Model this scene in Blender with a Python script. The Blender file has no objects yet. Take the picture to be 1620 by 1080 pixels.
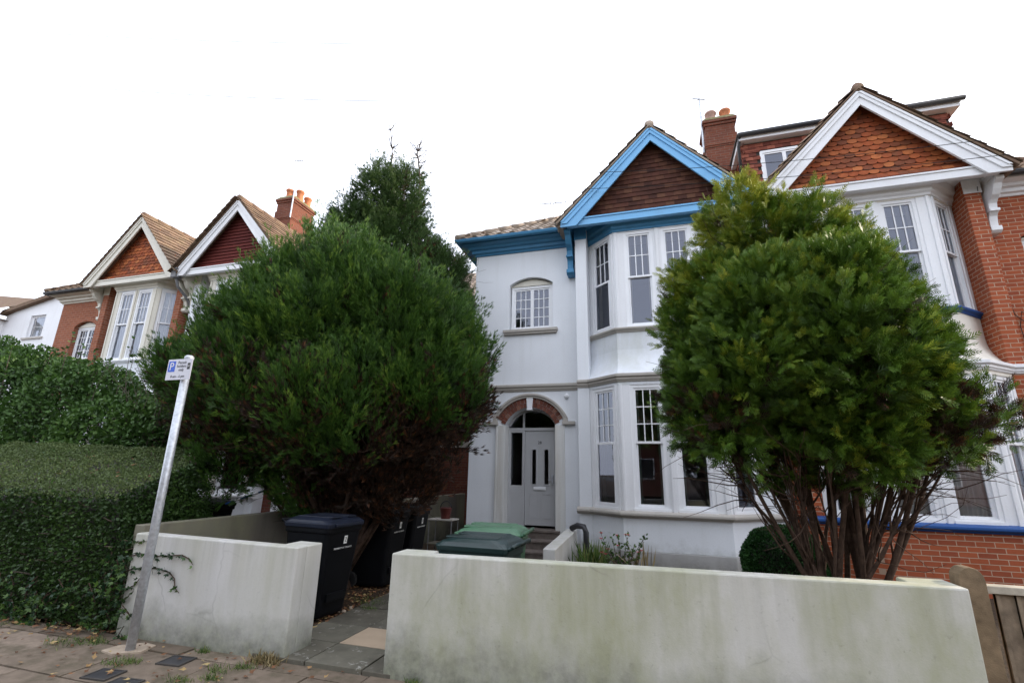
import bpy, math, random
import numpy as np
from mathutils import Matrix, Vector
PI = math.pi
sc = bpy.context.scene
COL = sc.collection
random.seed(7)
RNG = np.random.default_rng(11)

# ------------------------------------------------------------------ camera
cam_d = bpy.data.cameras.new("camera")
cam = bpy.data.objects.new("camera", cam_d)
COL.objects.link(cam)
sc.camera = cam
cam_d.sensor_width = 36.0
cam_d.lens = 749.0 / 1620.0 * 36.0
cam_d.clip_start = 0.05
cam_d.clip_end = 3000.0
_y, _p, _r = 0.2925, 0.26704, 0.018884
_f = Vector((-math.sin(_y) * math.cos(_p), math.cos(_y) * math.cos(_p), math.sin(_p)))
_rt = Vector((math.cos(_y), math.sin(_y), 0))
_u = _rt.cross(_f)
_rt2 = math.cos(_r) * _rt + math.sin(_r) * _u
_u2 = -math.sin(_r) * _rt + math.cos(_r) * _u
cam.matrix_world = Matrix(((_rt2.x, _u2.x, -_f.x, 0), (_rt2.y, _u2.y, -_f.y, 0), (_rt2.z, _u2.z, -_f.z, 1.6), (0, 0, 0, 1)))

# ------------------------------------------------------------------ world and sun
SUN_EL, SUN_AZ = math.radians(24), math.radians(62)      # azimuth clockwise from +Y (behind the houses, to the right)
world = bpy.data.worlds.new("World")
sc.world = world
world.use_nodes = True
wn = world.node_tree
wn.nodes.clear()
wo = wn.nodes.new("ShaderNodeOutputWorld")
wb = wn.nodes.new("ShaderNodeBackground")
sky = wn.nodes.new("ShaderNodeTexSky")
sky.sky_type = 'NISHITA'
sky.sun_disc = False
sky.sun_elevation = SUN_EL
sky.sun_rotation = SUN_AZ
sky.dust_density = 4.0
sky.air_density = 1.0
mxw = wn.nodes.new("ShaderNodeMix")                       # thin bright high cloud over the blue
mxw.data_type = 'RGBA'
mxw.inputs[0].default_value = 0.64
mxw.inputs[7].default_value = (9.6, 9.9, 10.9, 1)
wn.links.new(sky.outputs[0], mxw.inputs[6])
wn.links.new(mxw.outputs[2], wb.inputs[0])
wb.inputs[1].default_value = 0.12
wn.links.new(wb.outputs[0], wo.inputs[0])

sun_d = bpy.data.lights.new("sun", 'SUN')
sun_d.energy = 2.0
sun_d.angle = math.radians(1.5)
sun_d.color = (1.0, 0.86, 0.68)
sun = bpy.data.objects.new("sun", sun_d)
COL.objects.link(sun)
sd = Vector((math.sin(SUN_AZ) * math.cos(SUN_EL), math.cos(SUN_AZ) * math.cos(SUN_EL), math.sin(SUN_EL)))
sun.rotation_euler = (-sd).to_track_quat('-Z', 'Y').to_euler()

sc.view_settings.view_transform = 'Standard'
sc.view_settings.look = 'None'
sc.view_settings.exposure = 1.24
sc.view_settings.gamma = 1.0
sc.view_settings.use_curve_mapping = False
sc.cycles.max_bounces = 8
sc.cycles.transparent_max_bounces = 12

# ------------------------------------------------------------------ materials
def srgb(r, g, b):
    f = lambda c: c / 12.92 if c <= 0.04045 else ((c + 0.055) / 1.055) ** 2.4
    return (f(r / 255), f(g / 255), f(b / 255))

class NT:
    def __init__(s, name):
        s.m = bpy.data.materials.new(name)
        s.m.use_nodes = True
        s.t = s.m.node_tree
        s.b = s.t.nodes["Principled BSDF"]
        s.o = s.t.nodes["Material Output"]
    def n(s, typ, **kw):
        nd = s.t.nodes.new("ShaderNode" + typ)
        for k, v in kw.items():
            setattr(nd, k, v)
        return nd
    def l(s, a, b): s.t.links.new(a, b)
    def coord(s, scale=(1, 1, 1), kind=3):
        tc = s.n("TexCoord"); mp = s.n("Mapping")
        s.l(tc.outputs[kind], mp.inputs[0])
        mp.inputs[3].default_value = scale
        return mp.outputs[0]
    def noise(s, scale, detail=4, vec=None, rough=0.55):
        nd = s.n("TexNoise"); nd.inputs["Scale"].default_value = scale
        nd.inputs["Detail"].default_value = detail; nd.inputs["Roughness"].default_value = rough
        if vec is not None: s.l(vec, nd.inputs["Vector"])
        return nd.outputs[0]
    def ramp(s, src, stops):
        r = s.n("ValToRGB")
        while len(r.color_ramp.elements) < len(stops): r.color_ramp.elements.new(0.5)
        for e, (p, c) in zip(r.color_ramp.elements, stops):
            e.position = p
            e.color = (c, c, c, 1) if isinstance(c, (int, float)) else (*c, 1)
        s.l(src, r.inputs[0])
        return r.outputs[0]
    def mix(s, fac, a, b, mode='MIX'):
        m = s.n("Mix", data_type='RGBA', blend_type=mode)
        for i, v in ((0, fac), (6, a), (7, b)):
            if isinstance(v, (int, float)): m.inputs[i].default_value = v if i == 0 else (v, v, v, 1)
            elif isinstance(v, tuple): m.inputs[i].default_value = (*v, 1)
            else: s.l(v, m.inputs[i])
        return m.outputs[2]
    def math(s, op, a, b=0.0):
        m = s.n("Math", operation=op)
        for i, v in ((0, a), (1, b)):
            if isinstance(v, (int, float)): m.inputs[i].default_value = v
            else: s.l(v, m.inputs[i])
        return m.outputs[0]
    def attr(s, name='tint'):
        a = s.n("Attribute"); a.attribute_name = name
        return a.outputs[2]
    def bump(s, h, strength=0.3, dist=0.01):
        b = s.n("Bump"); b.inputs["Strength"].default_value = strength; b.inputs["Distance"].default_value = dist
        s.l(h, b.inputs["Height"]); s.l(b.outputs[0], s.b.inputs["Normal"])
    def fin(s, col, rough=0.7, spec=0.4):
        if isinstance(col, tuple): s.b.inputs["Base Color"].default_value = (*col, 1)
        else: s.l(col, s.b.inputs["Base Color"])
        if isinstance(rough, (int, float)): s.b.inputs["Roughness"].default_value = rough
        else: s.l(rough, s.b.inputs["Roughness"])
        s.b.inputs["Specular IOR Level"].default_value = spec
        return s.m
    def objpos(s):
        return s.coord()
    def zpos(s):
        sx = s.n("SeparateXYZ"); g = s.n("NewGeometry"); s.l(g.outputs[0], sx.inputs[0])
        return sx.outputs[2]

def m_plain(name, c, rough=0.6, var=0.12, scale=6.0, spec=0.4, bump=0.0, metal=0.0):
    t = NT(name)
    n = t.noise(scale, 5, t.coord())
    col = t.mix(t.ramp(n, [(0.3, 0.0), (0.7, 1.0)]), tuple(x * (1 - var) for x in c), tuple(min(1, x * (1 + var)) for x in c))
    t.b.inputs["Metallic"].default_value = metal
    if bump: t.bump(t.noise(scale * 12, 3, t.coord()), bump, 0.004)
    return t.fin(col, rough, spec)

def m_paint(name, c, dirt=(0.25, 0.24, 0.2), amt=0.35, low=None, rough=0.62, algae=0.0, bump=0.25, top=None):
    """masonry paint: broad tone changes, vertical run marks, soft grime near the ground"""
    t = NT(name)
    v = t.coord()
    broad = t.noise(1.3, 5, v)
    streak = t.noise(1.0, 6, t.coord((5, 5, 0.45)), 0.6)
    fine = t.noise(40, 3, v)
    col = t.mix(t.ramp(broad, [(0.3, 0.0), (0.75, 1.0)]), tuple(x * 0.93 for x in c), c)
    s1 = t.math('MULTIPLY', t.ramp(streak, [(0.5, 0.0), (0.78, 1.0)]), amt)
    col = t.mix(s1, col, dirt)
    if algae:
        a = t.noise(1.7, 6, t.coord((1.0, 1.0, 0.5)), 0.62)
        spots = t.noise(26, 4, v, 0.7)
        am = t.math('MULTIPLY', t.ramp(a, [(0.42, 0.0), (0.66, 1.0)]), algae)
        col = t.mix(am, col, (0.30, 0.31, 0.17))
        col = t.mix(t.math('MULTIPLY', t.ramp(spots, [(0.62, 0.0), (0.72, 1.0)]), 0.25 * algae + 0.08), col, (0.1, 0.1, 0.08))
    if top:          # water runs that start under the coping and thin out downwards
        z = t.zpos()
        d = t.math('DIVIDE', t.math('SUBTRACT', top[0], z), top[1])
        run = t.ramp(t.noise(1.0, 3, t.coord((14, 14, 0.25)), 0.5), [(0.45, 0.0), (0.60, 1.0)])
        wide = t.ramp(t.noise(1.0, 3, t.coord((2.6, 2.6, 0.2)), 0.5), [(0.42, 0.0), (0.62, 1.0)])
        g = t.ramp(t.math('ADD', d, t.math('MULTIPLY', t.math('SUBTRACT', t.noise(1.0, 2, t.coord((6, 6, .1))), 0.5), 1.4)), [(0.02, 1.0), (1.0, 0.0)])
        col = t.mix(t.math('MULTIPLY', t.math('MULTIPLY', run, g), 0.2), col, tuple(x * .55 for x in top[2]))
        col = t.mix(t.math('MULTIPLY', t.math('MULTIPLY', wide, g), 0.42), col, top[2])
        cr = t.n("TexVoronoi", feature='DISTANCE_TO_EDGE'); cr.inputs["Scale"].default_value = 0.9
        wob = t.n("Mix", data_type='VECTOR'); nz = t.n("TexNoise"); nz.inputs["Scale"].default_value = 4.0
        t.l(v, nz.inputs["Vector"]); t.l(v, wob.inputs[4]); t.l(nz.outputs[1], wob.inputs[5]); wob.inputs[0].default_value = 0.12
        t.l(wob.outputs[1], cr.inputs["Vector"])
        crk = t.math('MULTIPLY', t.ramp(cr.outputs[0], [(0.0, 1.0), (0.006, 0.0)]), t.ramp(t.noise(1.1, 2, v), [(0.52, 0.0), (0.6, 1.0)]))
        col = t.mix(t.math('MULTIPLY', crk, 0.3), col, (0.12, 0.12, 0.1))
    if low:
        z = t.zpos()
        zz = t.math('ADD', z, t.math('MULTIPLY', t.math('SUBTRACT', t.noise(3.0, 6, v, 0.65), 0.5), low[1] * 1.6))
        lm = t.ramp(t.math('DIVIDE', zz, low[1]), [(0.0, 1.0), (1.0, 0.0)])
        grime = t.mix(t.ramp(t.noise(9, 6, v, 0.7), [(0.4, 0.0), (0.6, 1.0)]), low[0], tuple(x * 0.45 for x in low[0]))
        col = t.mix(t.math('MULTIPLY', lm, 0.85), col, grime)
    col = t.mix(t.math('MULTIPLY', t.ramp(fine, [(0.35, 1.0), (0.5, 0.0)]), 0.05), col, (0.2, 0.2, 0.2))
    if bump:
        h = t.math('ADD', t.math('MULTIPLY', t.noise(90, 3, v), 0.6), t.noise(5, 3, v))
        t.bump(h, bump, 0.006)
    return t.fin(col, rough, 0.3)

def m_brick(name, c1, c2, mortar, bw=0.225, bh=0.075, dirt=0.3):
    t = NT(name)
    tc = t.n("TexCoord"); sx = t.n("SeparateXYZ"); t.l(tc.outputs[3], sx.inputs[0])
    u = t.math('ADD', sx.outputs[0], sx.outputs[1])
    cx = t.n("CombineXYZ"); t.l(u, cx.inputs[0]); t.l(sx.outputs[2], cx.inputs[1])
    br = t.n("TexBrick"); t.l(cx.outputs[0], br.inputs["Vector"])
    br.inputs["Scale"].default_value = 1.0
    br.inputs["Color1"].default_value = (*c1, 1); br.inputs["Color2"].default_value = (*c2, 1)
    br.inputs["Mortar"].default_value = (*mortar, 1)
    br.inputs["Mortar Size"].default_value = 0.006; br.inputs["Mortar Smooth"].default_value = 0.15
    br.inputs["Brick Width"].default_value = bw; br.inputs["Row Height"].default_value = bh
    br.inputs["Bias"].default_value = -0.1
    v = t.coord()
    n = t.ramp(t.noise(2.2, 6, v, 0.65), [(0.35, 0.0), (0.75, 1.0)])
    col = t.mix(t.math('MULTIPLY', n, dirt), br.outputs[0], tuple(x * 0.35 for x in c1))
    col = t.mix(0.25, col, t.ramp(t.noise(14, 4, v), [(0.3, tuple(x * .6 for x in c1)), (0.7, tuple(min(1, x * 1.5) for x in c2))]))
    inv = t.math('SUBTRACT', 1.0, br.outputs[1])
    t.bump(t.math('ADD', inv, t.math('MULTIPLY', t.noise(70, 3, v), 0.25)), 0.6, 0.008)
    return t.fin(col, 0.85, 0.2)

def m_tint(name, a, b, c=None, rough=0.85, moss=None, mossamt=0.4, bump=0.4, spots=None):
    """clay or concrete tiles: colour picked per piece by its own 'tint'"""
    t = NT(name)
    tn = t.attr()
    stops = [(0.0, a), (0.6, b), (1.0, c or b)]
    col = t.ramp(tn, stops)
    v = t.coord()
    col = t.mix(t.math('MULTIPLY', t.ramp(t.noise(9, 5, v), [(0.4, 0.0), (0.7, 1.0)]), 0.35), col, tuple(x * 0.4 for x in a))
    if moss:
        m1 = t.ramp(t.noise(3.5, 6, v, 0.7), [(0.45, 0.0), (0.65, 1.0)])
        col = t.mix(t.math('MULTIPLY', m1, mossamt), col, moss)
    if spots:
        sp_ = t.math('MULTIPLY', t.ramp(t.noise(16, 5, v, 0.6), [(0.60, 0.0), (0.64, 1.0)]), t.ramp(t.noise(2.5, 2, v), [(0.42, 0.0), (0.6, 0.8)]))
        col = t.mix(sp_, col, spots)
    t.bump(t.noise(60, 4, v), bump, 0.004)
    return t.fin(col, rough, 0.25)

def m_leaf(name, dark, mid, light, rough=0.5, trans=0.14):
    t = NT(name)
    col = t.ramp(t.attr(), [(0.0, dark), (0.5, mid), (1.0, light)])
    t.fin(col, rough, 0.3)
    tr = t.n("BsdfTranslucent"); t.l(col, tr.inputs[0])
    ms = t.n("MixShader"); ms.inputs[0].default_value = trans
    t.l(t.b.outputs[0], ms.inputs[1]); t.l(tr.outputs[0], ms.inputs[2]); t.l(ms.outputs[0], t.o.inputs[0])
    return t.m

def m_glass(name, tint=(0.88, 0.90, 0.91), ior=2.05):
    t = NT(name)
    fr = t.n("Fresnel"); fr.inputs[0].default_value = ior
    wv = t.n("Bump"); wv.inputs["Strength"].default_value = 0.02; wv.inputs["Distance"].default_value = 0.02
    t.l(t.noise(1.6, 1, t.coord()), wv.inputs["Height"])
    gl = t.n("BsdfGlossy"); gl.inputs["Roughness"].default_value = 0.01
    gl.inputs["Color"].default_value = (0.80, 0.85, 1.0, 1)
    t.l(wv.outputs[0], gl.inputs["Normal"])
    tr = t.n("BsdfTransparent"); tr.inputs[0].default_value = (*tint, 1)
    ms = t.n("MixShader")
    t.l(fr.outputs[0], ms.inputs[0]); t.l(tr.outputs[0], ms.inputs[1]); t.l(gl.outputs[0], ms.inputs[2])
    t.l(ms.outputs[0], t.o.inputs[0])
    return t.m

M = {}
M['white_wall'] = m_paint('white_masonry_paint', (0.79, 0.815, 0.85), (0.48, 0.48, 0.45), 0.20, ((0.42, 0.42, 0.38), 0.5))
M['white_stained'] = m_paint('white_paint_mossy_flare', (0.76, 0.79, 0.84), (0.45, 0.42, 0.34), 0.25, algae=0.28)
M['cream_render'] = m_paint('cream_render', (0.74, 0.70, 0.62), (0.4, 0.38, 0.3), 0.3)
M['garden_wall'] = m_paint('weathered_white_render', (0.58, 0.57, 0.55), (0.38, 0.37, 0.28), 0.3, ((0.20, 0.21, 0.14), 0.36), algae=0.22, top=(.93, .55, (0.36, 0.355, 0.25)))
M['garden_wall_green'] = m_paint('algae_stained_render', (0.56, 0.55, 0.51), (0.33, 0.33, 0.24), 0.28, ((0.24, 0.25, 0.18), 0.4), algae=0.75, top=(.95, .6, (0.33, 0.335, 0.22)))
M['concrete'] = m_paint('old_concrete', (0.20, 0.18, 0.15), (0.10, 0.09, 0.065), 0.7, ((0.16, 0.16, 0.12), 0.4), algae=0.5)
M['plinth'] = m_paint('grey_plinth', (0.42, 0.41, 0.40), (0.3, 0.3, 0.28), 0.3, ((0.22, 0.22, 0.18), 0.3))
M['stone_trim'] = m_paint('stone_grey_trim_paint', (0.45, 0.42, 0.38), (0.22, 0.2, 0.16), 0.4)
M['white_trim'] = m_paint('white_gloss_trim', (0.80, 0.81, 0.83), (0.5, 0.48, 0.42), 0.15, rough=0.4, bump=0.08)
M['cream_trim'] = m_paint('cream_gloss_trim', (0.70, 0.67, 0.58), (0.4, 0.36, 0.28), 0.3, rough=0.45, bump=0.08)
M['stained_white'] = m_paint('stained_white_surround', (0.70, 0.70, 0.68), (0.42, 0.36, 0.27), 0.55, rough=0.5)
M['upvc'] = m_plain('white_window_plastic', (0.80, 0.81, 0.83), 0.3, 0.03, 3, 0.5)
M['door_white'] = m_plain('pale_grey_door', (0.44, 0.445, 0.455), 0.4, 0.04, 3, 0.4)
M['light_blue'] = m_paint('light_blue_paint', (0.19, 0.46, 0.76), (0.16, 0.28, 0.42), 0.3, rough=0.45, bump=0.08)
M['dark_blue'] = m_paint('dark_teal_blue_paint', (0.055, 0.22, 0.40), (0.04, 0.1, 0.15), 0.35, rough=0.5, bump=0.08)
M['royal_blue'] = m_paint('royal_blue_paint', (0.015, 0.075, 0.26), (0.02, 0.05, 0.12), 0.25, rough=0.45, bump=0.08)
M['brick_red'] = m_brick('orange_red_brick', (0.40, 0.105, 0.042), (0.25, 0.062, 0.032), (0.50, 0.41, 0.30))
M['brick_brown'] = m_brick('brown_red_brick', (0.26, 0.085, 0.045), (0.36, 0.125, 0.065), (0.34, 0.28, 0.22))
M['brick_dark'] = m_brick('dark_soot_brick', (0.14, 0.045, 0.03), (0.19, 0.07, 0.045), (0.15, 0.12, 0.1))
M['brick_chimney'] = m_brick('weathered_chimney_brick', (0.21, 0.066, 0.036), (0.14, 0.05, 0.034), (0.19, 0.16, 0.125), dirt=0.7)
M['arch_brick'] = m_tint('arch_brick', (0.13, 0.05, 0.035), (0.21, 0.075, 0.05), (0.26, 0.15, 0.11))
M['tile_brown'] = m_tint('brown_hung_tile', (0.055, 0.022, 0.016), (0.10, 0.038, 0.025), (0.13, 0.06, 0.035))
M['tile_orange'] = m_tint('orange_clay_tile', (0.20, 0.065, 0.035), (0.38, 0.095, 0.035), (0.52, 0.17, 0.06), moss=(0.14, 0.1, 0.05), mossamt=0.25)
M['tile_dark_red'] = m_tint('dark_red_cladding', (0.10, 0.02, 0.017), (0.13, 0.026, 0.02), (0.15, 0.03, 0.025))
M['tile_roof'] = m_tint('brown_concrete_roof_tile', (0.13, 0.085, 0.06), (0.20, 0.13, 0.09), (0.27, 0.18, 0.12), moss=(0.2, 0.165, 0.09), mossamt=0.4)
M['tile_roof_pale'] = m_tint('pale_mossy_roof_tile', (0.22, 0.17, 0.13), (0.36, 0.29, 0.23), (0.45, 0.38, 0.32), moss=(0.12, 0.09, 0.05), mossamt=0.4)
M['tile_red'] = m_tint('red_dormer_tile', (0.12, 0.035, 0.025), (0.24, 0.07, 0.045), (0.32, 0.11, 0.07))
M['moss_cap'] = m_plain('mossy_cement', (0.17, 0.15, 0.075), 0.95, 0.45, 9, 0.2, 0.5)
M['grey_cap'] = m_plain('grey_cement', (0.26, 0.24, 0.2), 0.95, 0.3, 9, 0.2, 0.4)
M['clay_pot'] = m_plain('clay_pot', (0.50, 0.19, 0.09), 0.85, 0.25, 7, 0.3)
M['clay_pot_pale'] = m_plain('pale_clay_pot', (0.42, 0.27, 0.22), 0.85, 0.25, 7, 0.3)
M['black_gutter'] = m_plain('black_gutter_plastic', (0.03, 0.03, 0.033), 0.45, 0.2, 6)
M['lead'] = m_plain('grey_lead', (0.16, 0.16, 0.165), 0.6, 0.25, 8)
M['felt'] = m_plain('dark_underside', (0.05, 0.045, 0.04), 0.95, 0.2, 4)
M['glass'] = m_glass('window_glass')
M['curtain'] = m_plain('net_curtain', (0.80, 0.80, 0.78), 0.95, 0.08, 4)
M['curtain_green'] = m_plain('pale_green_curtain', (0.35, 0.42, 0.38), 0.95, 0.1, 4)
M['curtain_beige'] = m_plain('beige_curtain', (0.5, 0.44, 0.34), 0.95, 0.1, 4)
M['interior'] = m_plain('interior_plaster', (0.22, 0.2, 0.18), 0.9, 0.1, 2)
M['galv'] = m_plain('galvanised_steel', (0.50, 0.53, 0.57), 0.42, 0.22, 30, 0.5, 0.15, 0.55)
M['sign_white'] = m_plain('sign_white', (0.62, 0.62, 0.68), 0.4, 0.03, 3)
M['sign_blue'] = m_plain('sign_blue', (0.015, 0.09, 0.55), 0.4, 0.03, 3)
M['ink'] = m_plain('black_ink', (0.02, 0.02, 0.022), 0.5, 0.0, 3)
M['label_white'] = m_plain('white_print', (0.72, 0.72, 0.70), 0.5, 0.03, 3)
M['bin_black'] = m_plain('black_bin_plastic', (0.0045, 0.005, 0.0065), 0.5, 0.2, 4, 0.14, 0.08)
M['bin_lid_blue'] = m_plain('dark_blue_grey_lid_plastic', (0.013, 0.017, 0.030), 0.42, 0.2, 4, 0.25, 0.08)
M['bin_green'] = m_plain('green_bin_plastic', (0.035, 0.095, 0.05), 0.4, 0.2, 4, 0.5, 0.08)
M['bin_green_lid'] = m_plain('faded_green_lid_plastic', (0.07, 0.155, 0.09), 0.42, 0.2, 4, 0.5, 0.08)
M['bin_dark_green'] = m_plain('dark_green_lid_plastic', (0.010, 0.026, 0.025), 0.33, 0.2, 4, 0.5, 0.08)
M['rubber'] = m_plain('black_rubber', (0.02, 0.02, 0.02), 0.8, 0.2, 8)
M['wood_fence'] = m_plain('weathered_fence_wood', (0.20, 0.155, 0.11), 0.85, 0.35, 12, 0.2, 0.4)
M['wood_post'] = m_plain('weathered_post_wood', (0.20, 0.145, 0.09), 0.85, 0.35, 10, 0.2, 0.5)
M['wood_pale'] = m_plain('pale_fence_cap_wood', (0.40, 0.36, 0.29), 0.8, 0.25, 10, 0.2, 0.3)
M['pave_dark'] = m_tint('dark_path_slab', (0.08, 0.073, 0.056), (0.11, 0.10, 0.078), (0.14, 0.13, 0.10), moss=(0.14, 0.13, 0.10), mossamt=0.6, spots=(.34, .33, .29))
M['pave_beige'] = m_plain('beige_new_slab', (0.40, 0.31, 0.22), 0.85, 0.08, 5, 0.2, 0.3)
M['pave'] = m_tint('reddish_pavement_slab', (0.15, 0.115, 0.085), (0.20, 0.155, 0.115), (0.27, 0.21, 0.16), moss=(0.07, 0.06, 0.035), mossamt=0.75)
M['pad'] = m_plain('pale_concrete_patch', (0.36, 0.29, 0.22), 0.9, 0.15, 14, 0.2, 0.4)
M['step'] = m_plain('dark_brown_step', (0.14, 0.115, 0.10), 0.7, 0.3, 8, 0.3, 0.3)
M['bark'] = m_plain('reddish_brown_bark', (0.065, 0.042, 0.031), 0.95, 0.45, 14, 0.15, 0.8)
M['bark_grey'] = m_plain('grey_bark', (0.11, 0.09, 0.072), 0.95, 0.4, 14, 0.15, 0.8)
M['leaf_thuja'] = m_leaf('thuja_foliage', (0.018, 0.045, 0.008), (0.092, 0.175, 0.018), (0.38, 0.38, 0.035))
M['leaf_cypress'] = m_leaf('cypress_foliage', (0.012, 0.034, 0.008), (0.055, 0.13, 0.018), (0.22, 0.33, 0.045))
M['leaf_loose'] = m_leaf('loose_conifer_foliage', (0.022, 0.045, 0.014), (0.05, 0.10, 0.024), (0.12, 0.18, 0.045))
M['leaf_brown'] = m_leaf('dead_brown_foliage', (0.022, 0.014, 0.009), (0.05, 0.024, 0.014), (0.22, 0.085, 0.03))
M['leaf_hedge'] = m_leaf('hedge_leaves', (0.017, 0.040, 0.009), (0.045, 0.095, 0.018), (0.13, 0.20, 0.035), 0.5)
M['leaf_hedge_top_lit'] = m_leaf('sky_lit_hedge_top_leaves', (0.06, 0.085, 0.03), (0.12, 0.17, 0.055), (0.22, 0.24, 0.09), 0.6)  # paler copy of the hedge leaves; sky light on the top is in the colour
M['leaf_shrub'] = m_leaf('shrub_leaves', (0.02, 0.05, 0.012), (0.06, 0.13, 0.025), (0.14, 0.23, 0.05), 0.5)
M['leaf_ivy'] = m_leaf('ivy_leaves', (0.010, 0.03, 0.012), (0.025, 0.065, 0.025), (0.09, 0.16, 0.03), 0.4)
M['leaf_ball'] = m_leaf('topiary_leaves', (0.010, 0.035, 0.010), (0.026, 0.085, 0.018), (0.06, 0.14, 0.03), 0.5)
M['grass'] = m_leaf('grass_blades', (0.04, 0.07, 0.015), (0.08, 0.15, 0.03), (0.2, 0.22, 0.07))
M['straw'] = m_leaf('dry_stems', (0.12, 0.09, 0.04), (0.25, 0.19, 0.09), (0.4, 0.33, 0.18))
M['petal'] = m_leaf('pink_petals', (0.45, 0.06, 0.08), (0.6, 0.12, 0.14), (0.75, 0.3, 0.3))
M['fallen'] = m_leaf('fallen_leaves', (0.09, 0.045, 0.025), (0.22, 0.10, 0.045), (0.42, 0.32, 0.14), 0.7, 0.1)

def m_ground():
    t = NT('dark_soil_and_litter')
    v = t.coord()
    a = t.ramp(t.noise(6, 8, v, 0.7), [(0.3, (0.028, 0.022, 0.016)), (0.55, (0.06, 0.042, 0.028)), (0.75, (0.11, 0.065, 0.035))])
    t.bump(t.noise(22, 6, v, 0.7), 0.8, 0.03)
    return t.fin(a, 0.95, 0.15)
def m_road():
    t = NT('asphalt'); v = t.coord()
    a = t.ramp(t.noise(45, 6, v, 0.75), [(0.3, (0.035, 0.035, 0.036)), (0.7, (0.08, 0.078, 0.074))])
    t.bump(t.noise(160, 3, v), 0.5, 0.006)
    return t.fin(a, 0.85, 0.3)
M['soil'] = m_ground(); M['road'] = m_road()

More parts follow.
